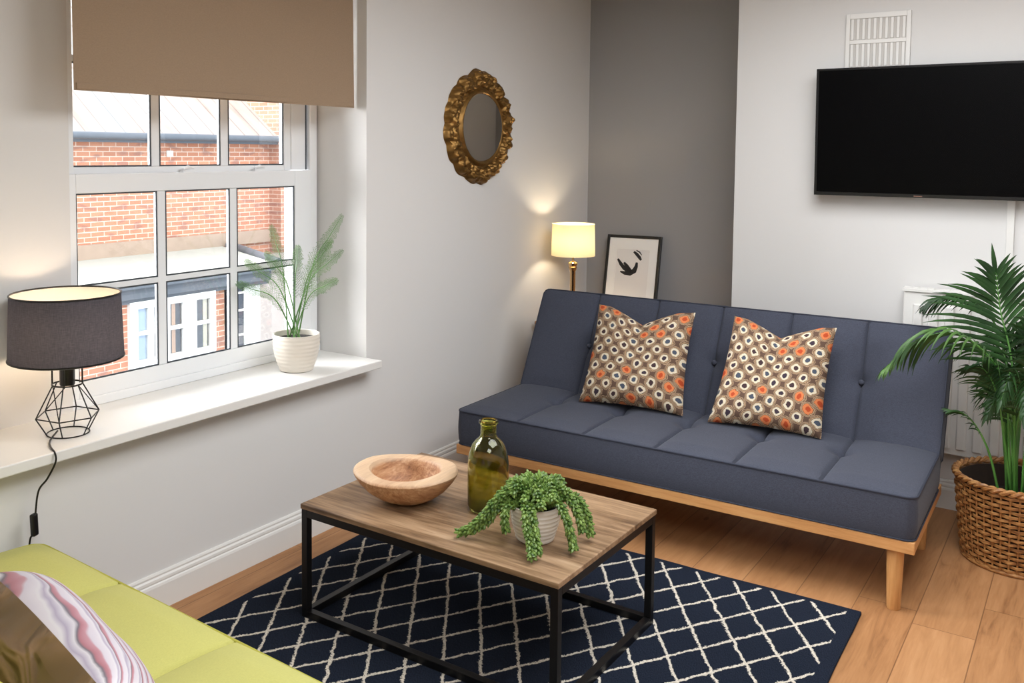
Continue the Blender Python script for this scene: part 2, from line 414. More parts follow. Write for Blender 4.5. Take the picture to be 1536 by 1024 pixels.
# ------------------------------------------------------------------ room shell
XR, YF, H = 4.3, -6.3, 2.62
CHX, CHY = 1.136, -.582
NB, NY1, NZT = -.272, -2.186, 2.45       # niche back plane, niche right side, niche top
WY0, WY1 = -3.477, -2.19                  # window opening
def add_label_structs():
    struct(MB().box(-.6, XR + .1, YF - .1, .1, -.12, 0).build('floor', M['floor'], smooth=False))
    struct(MB().box(-.6, XR + .1, YF - .1, .1, H, H + .1).build('ceiling', M['ceiling'], smooth=False))
    w = MB()
    w.box(-.6, 0, YF, .1, 0, .667)
    w.box(-.40, 0, NY1, .1, .667, H)
    w.box(-.6, -.40, -2.10, .1, .667, H)
    w.box(-.6, 0, YF, -4.7, .667, H)
    w.box(-.6, 0, -4.7, NY1, NZT, H)
    w.box(-.6, NB, -4.7, WY0, .667, NZT)
    struct(w.build('wall_left', M['wall'], smooth=False))
    struct(MB().box(0, CHX, 0, .1, 0, H).build('wall_back', M['grey_wall'], smooth=False))
    struct(MB().box(CHX, XR + .1, CHY, .1, 0, H).build('wall_chimney_breast', M['wall'], smooth=False))
    struct(MB().box(XR, XR + .1, YF, CHY, 0, H).build('wall_right', M['wall'], smooth=False))
    struct(MB().box(-.6, XR + .1, YF - .1, YF, 0, H).build('wall_front', M['wall'], smooth=False))
add_label_structs()
# skirting profile (t = thickness out from wall, z)
SK = [(0, 0), (.018, 0), (.018, .088), (.0155, .096), (.012, .1), (.0135, .106), (.0125, .114), (.008, .12), (.009, .127), (.006, .133), (0, .134)]
def skirt(name, p0, p1, out):
    p0, p1, out = Vector(p0), Vector(p1), Vector(out); n = len(SK); m = MB()
    vs = [p0 + out * t + Vector((0, 0, z)) for t, z in SK] + [p1 + out * t + Vector((0, 0, z)) for t, z in SK]
    m.add(vs, [(i, (i + 1) % n, n + (i + 1) % n, n + i) for i in range(n)] + [tuple(range(n))[::-1], tuple(range(n, 2 * n))])
    return struct(m.build(name, M['trim'], smooth=False))
skirt('baseboard_left', (0, YF, 0), (0, 0, 0), (1, 0, 0))
skirt('baseboard_back', (.018, 0, 0), (CHX, 0, 0), (0, -1, 0))
skirt('baseboard_breast_side', (CHX, 0, 0), (CHX, CHY, 0), (-1, 0, 0))
skirt('baseboard_breast_front', (CHX - .018, CHY, 0), (XR, CHY, 0), (0, -1, 0))

# ------------------------------------------------------------------ window
def rect_frame(m, x0, x1, y0, y1, z0, z1, w, wb=None, wt=None):
    wb = w if wb is None else wb; wt = w if wt is None else wt
    m.box(x0, x1, y0, y0 + w, z0, z1); m.box(x0, x1, y1 - w, y1, z0, z1)
    m.box(x0, x1, y0 + w, y1 - w, z0, z0 + wb); m.box(x0, x1, y0 + w, y1 - w, z1 - wt, z1)
win = thing('window_1', None, None); win['kind'] = 'structure'
fm = MB(); rect_frame(fm, -.40, -.298, WY0, WY1, .702, NZT, .035, .05, .04)
fm.box(-.31, -.298, WY0 + .035, -3.444, .752, 1.54); 
fm.build('window_frame', M['upvc'], win, False, bevel=.004)
# lower sash
ls = MB(); x0, x1 = -.315, -.283
ls.box(x0, x1, -3.476, -3.444, .735, 1.548)
ls.box(x0, x1, -2.348, -2.246, .735, 1.548)
ls.box(x0, x1, -3.444, -2.348, .735, .797)
ls.box(x0, x1, -3.444, -2.348, 1.478, 1.548)
for a, b in ((-3.094, -3.056), (-2.728, -2.69)): ls.box(x0 + .004, x1 - .004, a, b, .797, 1.478)
ls.box(x0 + .0045, x1 - .0045, -3.4435, -2.3485, 1.122, 1.144)
lso = ls.build('lower_sash', M['upvc'], win, False, bevel=.003)
def gasket(m, x, y0, y1, z0, z1, g=.0055):
    for (a, b, c, d) in ((y0, y0 + g, z0, z1), (y1 - g, y1, z0, z1), (y0 + g, y1 - g, z0, z0 + g), (y0 + g, y1 - g, z1 - g, z1)): m.box(x - .002, x + .002, a, b, c, d)
gk = MB()
for a, b in ((-3.444, -3.094), (-3.056, -2.728), (-2.69, -2.348)):
    for c, d in ((.797, 1.122), (1.144, 1.478)): gasket(gk, x1 - .007, a, b, c, d)
gk.build('gasket', M['gasket'], lso, False)
MB().box(-.302, -.298, -3.444, -2.348, .797, 1.478).build('glass', M['glass'], lso, False)
# upper sash, further out
us = MB(); x0, x1 = -.355, -.323
us.box(x0, x1, -3.476, -3.434, 1.50, 2.41); us.box(x0, x1, -2.375, -2.335, 1.50, 2.41)
us.box(x0, x1, -3.434, -2.375, 1.50, 1.572); us.box(x0, x1, -3.434, -2.375, 2.36, 2.41)
for a, b in ((-3.088, -3.05), (-2.741, -2.70)): us.box(x0 + .004, x1 - .004, a, b, 1.572, 2.36)
us.box(x0 + .0045, x1 - .0045, -3.4335, -2.3755, 1.95, 1.975)
uso = us.build('upper_sash', M['upvc'], win, False, bevel=.003)
gk = MB()
for a, b in ((-3.434, -3.088), (-3.05, -2.741), (-2.70, -2.375)): gasket(gk, x1 - .007, a, b, 1.572, 1.95, .006)
gk.box(-.319, -.3165, -2.246, -2.239, 1.55, 2.41)
gk.build('gasket', M['gasket'], uso, False)
MB().box(-.342, -.338, -3.434, -2.375, 1.572, 2.36).build('glass', M['glass'], uso, False)
ch = MB(); ch.box(-.398, -.318, -2.334, -2.238, 1.549, 2.41)
ch.build('sash_channel', M['upvc'], win, False, bevel=.002)
MB().box(-.3, -.286, -2.2455, -2.2, .735, 2.41).build('jamb_moulding', M['upvc'], win, False, bevel=.004)
for yc in (-2.935, -2.55):
    c = MB(); c.box(-.312, -.29, yc - .03, yc + .03, 1.548, 1.556); c.tube([(-.3, yc - .022, 1.563), (-.298, yc, 1.568), (-.296, yc + .03, 1.563)], [.006, .008, .004], 8)
    c.build('sash_catch', M['upvc'], win, True)
MB().box(-.3, .0894, -4.7, -2.1805, .667, .702).build('window_sill', M['trim'], win, False, bevel=.004)
MB().box(-.298, -.276, -3.477, -2.19, .702, .736).build('stool_bead', M['upvc'], win, False, bevel=.003)

# roller blind
bl = thing('roller_blind', 'taupe fabric roller blind half lowered over the sash window', 'blind', (-.07, -2.9, 1.83))
g = MB(); N = 60
for i in range(N + 1):
    y = -.687 + 1.387 * i / N
    for j in range(13):
        z = .6 * j / 12
        bow = .006 * S(PI * i / N * 3) * (1 - j / 12) + .004 * (1 - j / 12)
        yy = y + (.006 if i == N else 0) * (1 - j / 12)
        g.v.append((bow, yy, z))
nv = len(g.v)
g.v += [(x - .0015, y, z) for x, y, z in g.v]
for i in range(N):
    for j in range(12):
        a = i * 13 + j; f = (a, a + 13, a + 14, a + 1); g.f.append(f); g.f.append(tuple(q + nv for q in f[::-1]))
for i in range(N):
    g.f.append((i * 13, i * 13 + nv, (i + 1) * 13 + nv, (i + 1) * 13))
for j in range(12):
    g.f.append((j, j + 1, j + 1 + nv, j + nv)); q = N * 13 + j; g.f.append((q, q + nv, q + 1 + nv, q + 1))
g.build('blind_fabric', M['blind'], bl)
MB().box(-.003, .0085, -.68, .695, .004, .026).build('bottom_bar', M['blind'], bl, False, bevel=.003)
MB().tube([(-.02, -.69, .6), (-.02, .70, .6)], .024, 20).build('roller_tube', M['steel'], bl)

# ------------------------------------------------------------------ outside
og = MB().box(-16, -.6, -14, 16, -3.6, -3.5); struct(og.build('trim_street', M['asphalt'], smooth=False))
hs = thing('brick_house', 'red brick house wall with pale sloping roof seen through the upper panes', 'building', (-9.64, 2, -3.5))
MB().box(-5, 0, -10, 4.53, 0, 5.32).build('brick_wall', M['brick'], hs, False)
MB().box(-5.02, .28, 4.53, 8.5, 0, 9.0).build('brick_pier', M['brick2'], hs, False)
r = MB(); r.add([(0.25, -10, 5.36), (0.25, 4.53, 5.36), (-5.0, 4.53, 9.4), (-5.0, -10, 9.4), (0.25, -10, 5.28), (0.25, 4.53, 5.28), (-5.0, 4.53, 9.2), (-5.0, -10, 9.2)],
      [(0, 1, 2, 3), (7, 6, 5, 4), (0, 4, 5, 1), (1, 5, 6, 2), (2, 6, 7, 3), (3, 7, 4, 0)])
r.build('tiled_roof', M['roof'], hs, False)
gt = MB(); gt.tube([(.3, -10, 5.335), (.3, 4.5, 5.335)], .055, 10); gt.box(.0, .22, -10, 4.53, 5.24, 5.3)
gt.build('gutter', M['slate_grey'], hs)
MB().box(0, .06, -10, 4.5, 3.5, 3.72).build('stone_course', plain('stone_course', rgb(176, 154, 136), .9, var=.25), hs, False)
MB().box(0, .02, 2.28, 2.4, 5.02, 5.12).build('pale_brick', M['render_white'], hs, False)
ex = thing('brick_extension', 'low brick extension with flat pale roof and white casement window outside', 'building', (-7.3, 2.5, -3.5))
MB().box(-2.05, 0, -10, .9, 0, 3.2).build('brick_wall', M['brick2'], ex, False)
MB().prism([(-2.33, -10), (.12, -10), (.12, 1.75), (-2.33, 2.9)], 3.42, 3.5).build('flat_roof', M['roof_flat'], ex, False)
fa = MB(); fa.box(.02, .1, -10, 1.7, 3.26, 3.42); fa.box(.0, .17, -10, 1.72, 3.4, 3.45); fa.box(0, .05, -10, 1.7, 3.2, 3.27)
fa.build('fascia', M['slate_grey'], ex, False)
MB().tube([(.16, 1.8, 3.5), (-2.2, 2.95, 3.52)], .07, 10).build('roof_edge_roll', M['slate_grey'], ex)
MB().tube([(.08, .955, 0), (.08, .955, 3.3)], .045, 12).build('downpipe', M['slate_grey'], ex)
cw = MB(); z0, z1 = 2.385, 3.215
Y = lambda y: y - 2.5
cw.box(0, .06, Y(1.82), Y(3.19), z0 - .05, z0)
segs = [(1.82, 1.93, 2.091, 2.173, 2.35), (2.35, 2.424, 2.64, 2.64, 2.74)]
panes = [(1.93, 2.09), (2.173, 2.28), (2.424, 2.64), (2.86, 3.10)]
ed = [1.82] + [q for p in panes for q in p] + [3.19]
for i in range(0, len(ed), 2): cw.box(0, .07, Y(ed[i]), Y(ed[i + 1]), z0, z1)
for a, b in panes:
    cw.box(0.001, .069, Y(a), Y(b), z0, 2.46); cw.box(.001, .069, Y(a), Y(b), 3.125, z1); cw.box(.01, .06, Y(a), Y(b), 2.78, 2.83)
cwo = cw.build('casement_window', M['render_white'], ex, False)
MB().box(.003, .006, Y(1.9), Y(3.12), 2.4, 3.2).build('dark_interior', M['dark_room'], cwo, False)
MB().box(.008, .012, Y(1.93), Y(2.09), 2.46, 3.12).build('curtain', M['curtain'], cwo, False)
MB().box(.008, .012, Y(2.173), Y(2.2), 2.46, 3.12).build('curtain', M['curtain'], cwo, False)
MB().box(.008, .012, Y(2.49), Y(2.55), 2.46, 3.12).build('curtain', M['curtain_tan'], cwo, False)  # tan strip paints a reflection in this pane
MB().box(.008, .012, Y(3.01), Y(3.08), 2.46, 3.12).build('curtain', plain('ecru_curtain', rgb(206, 202, 180), .8), cwo, False)
MB().box(.03, .034, Y(1.93), Y(3.1), 2.46, 3.12).build('pane', M['glass'], cwo, False)
rw = thing('rendered_house', 'white rendered wall with dark narrow window panes seen behind the fern', 'building', (-7.3, 3.6, -3.5))
MB().box(-2.0, 0, .17, .47, 0, 3.3).build('white_wall', M['render_white'], rw, False)
MB().box(-2.0, -.01, .47, 6, 0, 3.32).build('brick_wall', plain('grey_brick', rgb(186, 176, 170), .9, var=.2, vscale=6), rw, False)
MB().box(-2.0, -.02, -.02, .17, 0, 3.3).build('window_pane', M['dark_room'], rw, False)
for z in (2.5, 2.85, 3.1): MB().box(-.02, .0, -.02, .17, z, z + .03).build('glazing_bar', M['render_white'], rw, False)

# ------------------------------------------------------------------ sofa beds
def pad(w, d, h, seams, buttons, puff=.012, sig=.0055, amp=.009, rc=.035, dome=0.0, bulge=.012, crease=None, nx=None, ny=None, bdepth=.02):
    """closed upholstered pad; x 0..w, y 0..d (y=0 front / bottom), top surface at z=0, depth h downwards"""
    m = MB(); xs = set(); k = nx or int(w / .0085)
    xs = [w * i / k for i in range(k + 1)]
    ny = ny or int(d / .011); ys = [d * j / ny for j in range(ny + 1)]
    st = [0] + list(seams) + [w]
    def disp(x, y):
        z = 0
        for a, b in zip(st, st[1:]):
            if a <= x <= b:
                t = (x - a) / (b - a) * 2 - 1; z += puff * (1 - abs(t) ** 3.0)
        ey = min(y, d - y) / d; z *= min(1, ey * 7) ** .7 if ey > 0 else 0
        fade = min(1, min(y, d - y) / .012)
        for s_ in seams: z -= amp * fade * math.exp(-((x - s_) / sig) ** 2)
        for bx, by in buttons:
            r2 = (x - bx) ** 2 + (y - by) ** 2
            if r2 < .03: z -= bdepth * math.exp(-r2 / .0016) + bdepth * .4 * math.exp(-r2 / .00025)
        if crease is not None:
            z -= .0045 * math.exp(-((y - crease) / .011) ** 2) * min(1, min(x, w - x) / .03)
        if dome: z -= dome * max(0, 1 - y / .16) ** 2
        e = min(min(x, w - x), min(y, d - y))
        if e < .01 : z -= .003 * (1 - e / .01)
        return z
    def rnd(x, y):
        cx = rc - x if x < rc else (x - (w - rc) if x > w - rc else 0)
        cy = rc - y if y < rc else (y - (d - rc) if y > d - rc else 0)
        if cx > 0 and cy > 0:
            a, b = cx / rc, cy / rc; a2, b2 = a * math.sqrt(1 - b * b / 2), b * math.sqrt(1 - a * a / 2)
            x = x + (cx - a2 * rc) * (1 if x < rc else -1); y = y + (cy - b2 * rc) * (1 if y < rc else -1)
        return x, y
    nY = ny + 1
    for x in xs:
        for y in ys:
            X, Y_ = rnd(x, y); m.v.append((X, Y_, disp(x, y)))
    for i in range(len(xs) - 1):
        for j in range(ny): a = i * nY + j; m.f.append((a, a + nY, a + nY + 1, a + 1))
    # boundary loop
    L = [(i, 0) for i in range(len(xs))] + [(len(xs) - 1, j) for j in range(1, nY)] + [(i, nY - 1) for i in range(len(xs) - 2, -1, -1)] + [(0, j) for j in range(nY - 2, 0, -1)]
    prev = [i * nY + j for i, j in L]
    cx, cy = w / 2, d / 2; lv = 6
    top = [m.v[q] for q in prev]
    for q in range(1, lv + 1):
        t = q / lv; off = bulge * S(PI * t) - (.004 if q == lv else 0); row = []
        for (x, y, z) in top:
            dx = 1 if x > w - 1e-4 - rc * .3 else (-1 if x < rc * .3 else 0); dy = 1 if y > d - 1e-4 - rc * .3 else (-1 if y < rc * .3 else 0)
            row.append(len(m.v)); m.v.append((x + dx * off, y + dy * off, z * (1 - t) - h * t))
        n = len(row)
        for k_ in range(n): m.f.append((prev[k_], row[k_], row[(k_ + 1) % n], prev[(k_ + 1) % n]))
        prev = row
    m.f.append(tuple(prev)[::-1] if False else tuple(prev))
    m.loop = [Vector(p) for p in top]
    m.mi = [0] * len(m.f)
    return m
def xform(m, T):
    m.v = [tuple(T @ Vector(p)) for p in m.v]; m.loop = [T @ p for p in m.loop]
def thin(loop, step):
    out = [loop[0]]
    for p in loop[1:]:
        if (p - out[-1]).length > step: out.append(p)
    return out
def sofabed(label, loc, rz, fab, pipe, W, nseg, seat_dome=0.0, puff=.016, seams=None):
    root = thing('sofa_bed', label, 'sofa', loc, rz)
    # local: x 0..W, y 0 = seat front, +y to the back
    seams = seams or [W * i / nseg for i in range(1, nseg)]
    D = .66
    s = pad(W, D, .16, seams, [(q, .39) for q in seams], puff=puff, dome=seat_dome, crease=None, bulge=.004, amp=.014, bdepth=.026)
    xform(s, Matrix.Translation((0, 0, .434)))
    so = s.build('seat', fab, root)
    b = MB().tube(thin(s.loop, .012), .0042, 6, loop=True); b.build('piping', pipe, so)
    L = MB().tube(thin([p + Vector((0, 0, -.155)) for p in s.loop], .012), .003, 6, loop=True); L.build('piping', pipe, so)
    # backrest: front plane from (y .60,z .437) to (y .85,z .913)
    th = math.atan2(.4763, .2534); Lb = .555
    b = pad(W, Lb, .125, seams, [(q, Lb * .5) for q in seams], puff=min(puff, .016), crease=None, rc=.03, bulge=.006, amp=.012)
    T = Matrix.Translation((0, .588, .415)) @ Matrix.Rotation(th, 4, 'X')
    # pad z (top normal) must face the front: rotation about X sends z to (0,-sin,cos)
    xform(b, T)
    bo = b.build('backrest', fab, root)
    MB().tube(thin(b.loop, .012), .0042, 6, loop=True).build('piping', pipe, bo)
    nrm = (T.to_3x3() @ Vector((0, 0, -1)))
    MB().tube(thin([p + nrm * .125 for p in b.loop], .012), .004, 6, loop=True).build('piping', pipe, bo)
    up = T.to_3x3() @ Vector((0, 1, 0))
    for q in seams:
        p = T @ Vector((q, Lb * .5, -.016)); n_ = -nrm
        bm = MB(); prof = [(.0001, .009), (.006, .008), (.011, .004), (.012, 0), (.011, -.004)]
        R = Matrix.Translation(p) @ n_.to_track_quat('Z', 'Y').to_matrix().to_4x4()
        bm.lathe(prof, 14); bm.v = [tuple(R @ Vector(v)) for v in bm.v]; bm.build('button', fab, bo)
    # timber base
    for a_, b_ in ((0, .03), (.70, .73)): MB().box(0, W, a_, b_, .2284, .272).build('frame_rail', M['oak_frame'], root, False, bevel=.003)
    for a_, b_ in ((.0005, .03), (W - .03, W - .0005)):
        MB().box(a_, b_, .03, .70, .2286, .2715).build('side_rail', M['oak_frame_y'], root, False, bevel=.003)
    MB().box(.03, W - .03, .03, .70, .245, .268).build('slat_panel', M['cabinet'], root, False)
    for x in (.068, W - .068):
        for y in (.05, .68):
            m = MB(); m.lathe([(.0215, 0), (.0235, .004), (.027, .12), (.030, .2284)], 24, (x, y, 0)); m.build('leg', M['oak_leg'], root)
    for x in (.0, W - .012):
        h = MB(); h.prism([(.56, .28), (.62, .30), (.74, .44), (.70, .46), (.6, .4)], 0, .012, Matrix.Translation((x + .0, 0, 0)) @ Matrix(((0, 0, 1, 0), (1, 0, 0, 0), (0, 1, 0, 0), (0, 0, 0, 1))))
        h.build('hinge_bracket', M['black_metal'], root, False)
    return root
t = .0143; cx, cy = 1.2, -1.3
fx, fy = .2652 - cx, -1.844 - cy
sofabed('slate blue buttoned sofa bed on oak legs against the back wall', (cx + fx * Cc(t) - fy * S(t), cy + fx * S(t) + fy * Cc(t), 0), t, M['blue'], M['blue_pipe'], 1.945, 6)
# lime one faces the other way: its front looks at the back wall
sofabed('lime green sofa bed with olive piping in the near left corner', (2.045, -3.915, 0), PI - .05, M['lime'], M['lime_pipe'], 1.98, 4, seat_dome=.008, puff=.034, seams=[.52, 1.05, 1.55])

# ------------------------------------------------------------------ cushions
def cushion(name, label, corners, thick, mats, dent=.0, cat='cushion', group=None, back_mi=0, n=44, seed=0, ear=.06):
    """corners: BL, BR, TR, TL in world; bulges both ways"""
    BL, BR, TR, TL = [Vector(c) for c in corners]; cen = (BL + BR + TR + TL) / 4
    nrm = ((BR - BL).cross(TL - BL)).normalized()
    root_loc = (BL + BR) / 2
    m = MB(); m.uv = []
    for side in (1, -1):
        for i in range(n + 1):
            for j in range(n + 1):
                s, t_ = i / n * 2 - 1, j / n * 2 - 1
                # concave edges, ears at the corners
                k = ear
                s2 = s * (1 - k * (1 - t_ * t_)); t2 = t_ * (1 - k * (1 - s * s))
                if dent: t2 -= dent * max(0, 1 - abs(s) / .75) ** 1.25 * ((t_ + 1) / 2) ** 2.2
                u, v = (s2 + 1) / 2, (t2 + 1) / 2
                p = (BL * (1 - u) + BR * u) * (1 - v) + (TL * (1 - u) + TR * u) * v
                e = max(0, (1 - s ** 4) * (1 - t_ ** 4)) ** .55
                w = noise.noise(Vector((s * 2 + seed, t_ * 2, side * 3))) * .012 * e + (abs(noise.noise(Vector((s * 1.5 + t_ * 2.5 + seed, t_ * 1.2 - s * 2.2, side * 5)))) * .045 * e if back_mi and side < 0 else 0)
                fold = 0
                if dent: fold = -.25 * math.exp(-(s / .1) ** 2) * ((t_ + 1) / 2) ** 3
                m.v.append(tuple(p + nrm * side * (thick / 2 * e * (1 + fold) + w + .001)))
                m.uv.append((i / n, j / n))
    q = (n + 1) ** 2
    for i in range(n):
        for j in range(n):
            a = i * (n + 1) + j; f = (a, a + n + 1, a + n + 2, a + 1); m.f.append(f); m.mi.append(0)
            m.f.append(tuple(x + q for x in f[::-1])); m.mi.append(back_mi)
    ring = [(i, 0) for i in range(n + 1)] + [(n, j) for j in range(1, n + 1)] + [(i, n) for i in range(n - 1, -1, -1)] + [(0, j) for j in range(n - 1, 0, -1)]
    for k in range(len(ring)):
        a = ring[k][0] * (n + 1) + ring[k][1]; b = ring[(k + 1) % len(ring)]; b = b[0] * (n + 1) + b[1]
        m.f.append((a, a + q, b + q, b)); m.mi.append(0)
    m.v = [tuple(Vector(p) - root_loc) for p in m.v]
    o = m.build(name, mats[0], None, True, mats=mats)
    for p in o.data.polygons: p.use_smooth = True
    o.location = root_loc
    return tag(o, label, cat, group)
cushion('scatter_cushion', 'patterned cushion with rust and navy dots, left one on the blue sofa', [(.70, -1.45, .455), (1.195, -1.395, .455), (1.16, -1.17, .89), (.677, -1.20, .886)], .15, [M['ikat']], .30, seed=1, group='patterned cushions on the blue sofa')
cushion('scatter_cushion', 'patterned cushion with rust and navy dots, right one on the blue sofa', [(1.318, -1.42, .455), (1.79, -1.38, .455), (1.79, -1.17, .89), (1.355, -1.20, .90)], .15, [M['ikat']], .26, seed=5, group='patterned cushions on the blue sofa')
cushion('scatter_cushion', 'plump striped silk cushion with brown satin back on the lime sofa', [(1.40, -4.39, .45), (.84, -4.28, .45), (.84, -4.39, .75), (1.40, -4.51, .75)], .20, [M['stripe'], M['satin']], .0, back_mi=1, seed=9, ear=-.16)

# ------------------------------------------------------------------ rug
t = .0176; cx, cy = 1.2, -2.5
cxr, cyr = (.1772 + 2.077) / 2, (-1.915 - 3.74) / 2
dx, dy = cxr - cx, cyr - cy
rg = MB(); w2, d2 = (2.077 - .1772) / 2, (3.74 - 1.915) / 2
nn = 60; pts = []
def edge(a, b, n_):
    for i in range(n_):
        k = i / n_; p = (a[0] + (b[0] - a[0]) * k, a[1] + (b[1] - a[1]) * k)
        wv = noise.noise(Vector((p[0] * 4, p[1] * 4, 0))) * .006
        pts.append((p[0] + wv, p[1] + wv))
for a, b in (((-w2, -d2), (w2, -d2)), ((w2, -d2), (w2, d2)), ((w2, d2), (-w2, d2)), ((-w2, d2), (-w2, -d2))): edge(a, b, nn)
rg.prism(pts, 0, .012)
ro = rg.build('rug', M['rug'], None, False, bevel=.004)
ro.location = (cx + dx * Cc(t) - dy * S(t), cy + dx * S(t) + dy * Cc(t), 0); ro.rotation_euler = (0, 0, t)
tag(ro, 'navy rug with cream diamond trellis lines under the coffee table', 'rug')

# ------------------------------------------------------------------ coffee table
tb = thing('coffee_table', 'wood topped coffee table with black square metal frame on the navy rug', 'table', ((.4731 + 1.4933) / 2, (-3.0991 - 2.4059) / 2, .012), -.0094)
a, b = (1.4933 - .4731) / 2, (3.0991 - 2.4059) / 2
MB().box(-a, a, -b, b, .385, .403).build('tabletop', M['table_wood'], tb, False, bevel=.0025)
q = .0255; e = .003; A, B = a - e, b - e
fr = MB()
for z0, z1 in ((.358, .385), (0, .0255)):
    fr.box(-A + q, A - q, -B, -B + q, z0, z1); fr.box(-A + q, A - q, B - q, B, z0, z1)
    fr.box(-A, -A + q, -B + q, B - q, z0, z1); fr.box(A - q, A, -B + q, B - q, z0, z1)
fr.build('frame_rail', M['black_metal'], tb, False, bevel=.0015)
for sx in (-A, A - q):
    for sy in (-B, B - q): MB().box(sx, sx + q, sy, sy + q, 0, .385).build('leg', M['black_metal'], tb, False, bevel=.0015)
TZ = .4152
# bowl
def bowlfn(p, a, r, z):
    w = 1 + .035 * S(2 * a + .6) + .02 * S(3 * a + 2) + .008 * S(7 * a)
    k = min(1, r / .12)
    off = (.012 * (1 - k), .004 * (1 - k))
    zz = z + .006 * S(a * 2 + 1) * (z / .1)
    return (p[0] * (1 + (w - 1) * k) + off[0], p[1] * (1 + (w - 1) * k) + off[1], zz)
bw = MB().lathe([(.0001, 0), (.05, 0), (.07, .003), (.105, .018), (.14, .042), (.168, .072), (.183, .094), (.186, .103), (.183, .109), (.176, .1125), (.15, .112), (.131, .111), (.124, .104), (.119, .085), (.108, .055), (.085, .032), (.04, .022), (.0001, .021)], 72, fn=bowlfn)
bo = bw.build('wooden_bowl', M['bowl_wood'], None, True); bo.location = (.744, -2.846, TZ); bo.scale = (.955, .955, 1)
tag(bo, 'hand carved thick rimmed wooden bowl on the coffee table', 'bowl')
# bottle
pr = [(.0001, .004), (.05, 0), (.064, .004), (.07, .02), (.071, .1), (.07, .165), (.066, .195), (.056, .225), (.042, .243), (.031, .252), (.0275, .262), (.027, .292), (.029, .297), (.034, .301), (.034, .308), (.029, .311), (.0245, .308), (.0235, .296), (.0235, .262), (.028, .25), (.04, .239), (.053, .222), (.0625, .194), (.0665, .165), (.0675, .1), (.0665, .022), (.06, .009), (.0001, .012)]
bt = MB().lathe(pr, 56); bt = bt.build('glass_bottle', M['olive'], None, True); bt.location = (1.026, -2.755, TZ)
tag(bt, 'olive green glass bottle with short neck on the coffee table', 'bottle')

# ------------------------------------------------------------------ succulent in pot
def leaflet(m, p, d, L, r):
    """small fat teardrop along d"""
    d = d.normalized(); a = Vector((0, 0, 1)) if abs(d.z) < .9 else Vector((1, 0, 0)); u = d.cross(a).normalized(); w = d.cross(u)
    vs = []; rows = ((0, .35), (.35, 1), (.72, .8)); n = 5
    for k, rr in rows:
        for i in range(n): an = 2 * PI * i / n; vs.append(p + d * L * k + (u * Cc(an) + w * S(an)) * r * rr)
    vs.append(p + d * L); fs = []
    for q in range(2):
        for i in range(n): fs.append((q * n + i, q * n + (i + 1) % n, (q + 1) * n + (i + 1) % n, (q + 1) * n + i))
    for i in range(n): fs.append((2 * n + i, 2 * n + (i + 1) % n, 3 * n))
    m.add(vs, fs)
def strand(m, P, L=.02, r=.0056, step=.0085, spread=.8):
    pts = catmull(P, 14); acc = 0; ang = random.random() * 6
    m.tube(pts, .0022, 5)
    for a, b in zip(pts, pts[1:]):
        acc += (b - a).length
        while acc > step:
            acc -= step; t = (b - a).normalized(); h = Vector((0, 0, 1)) if abs(t.z) < .9 else Vector((1, 0, 0))
            u = t.cross(h).normalized(); w = t.cross(u)
            for k in range(5):
                an = ang + 2 * PI * k / 5 + random.uniform(-.2, .2)
                d = t * .75 + (u * Cc(an) + w * S(an)) * spread * random.uniform(.8, 1.2)
                leaflet(m, a + (u * Cc(an) + w * S(an)) * .002, d, L * random.uniform(.8, 1.15), r)
            ang += .63
def ribbed(prof_h, r0, r1, ribs, wall, amp=.0012):
    out = [(.0001, 0), (r0 - .006, 0), (r0, .004)]
    n = ribs * 4
    for i in range(n + 1):
        k = i / n; bell = S(min(1, k * 1.25) * PI / 2)
        out.append((r0 + (r1 - r0) * bell + amp * S(2 * PI * ribs * k), .006 + (prof_h - .008) * k))
    out += [(r1 - wall * .4, prof_h), (r1 - wall, prof_h - .002), (r1 - wall, prof_h * .8), (.0001, prof_h * .8)]
    return out
px, py = 1.278, -2.87
su = thing('potted_succulent', 'trailing succulent in cream ribbed pot on the coffee table', 'plant', (px, py, TZ))
MB().lathe(ribbed(.115, .06, .079, 8, .006), 48).build('pot', M['ceramic'], su)
MB().lathe([(.0001, .1), (.04, .101), (.0725, .097)], 32).build('soil', M['soil'], su, True)
def rel(x, y, z): return (x - px, y - py, z - TZ)
stems = [
    [rel(1.25, -2.9, .53), rel(1.2, -2.95, .555), rel(1.16, -2.98, .50), rel(1.12, -3.0, .455), rel(1.085, -3.02, .435)],
    [rel(1.25, -2.91, .53), rel(1.2, -2.95, .53), rel(1.165, -2.965, .48), rel(1.13, -2.99, .45), rel(1.10, -3.0, .437)],
    [rel(1.27, -2.9, .53), rel(1.3, -2.97, .55), rel(1.325, -3.0, .50), rel(1.35, -3.02, .45), rel(1.366, -3.04, .434)],
    [rel(1.29, -2.9, .53), rel(1.32, -2.965, .55), rel(1.34, -2.985, .50), rel(1.36, -3.0, .455), rel(1.37, -3.01, .437)],
    [rel(1.3, -2.87, .53), rel(1.37, -2.9, .56), rel(1.41, -2.91, .52), rel(1.43, -2.91, .46), rel(1.44, -2.915, .437)],
    [rel(1.3, -2.85, .53), rel(1.38, -2.82, .56), rel(1.415, -2.81, .53), rel(1.43, -2.8, .48), rel(1.436, -2.795, .44)],
    [rel(1.3, -2.86, .53), rel(1.37, -2.86, .575), rel(1.42, -2.86, .53), rel(1.44, -2.86, .47)],
    [rel(1.25, -2.92, .525), rel(1.23, -2.96, .54), rel(1.228, -2.972, .50), rel(1.232, -2.97, .46)],
    [rel(1.25, -2.88, .53), rel(1.19, -2.9, .56), rel(1.16, -2.92, .52), rel(1.14, -2.95, .47)],
]
for P in stems:
    m = MB(); strand(m, P); m.build('trailing_stem', M['succulent'], su)
m = MB()
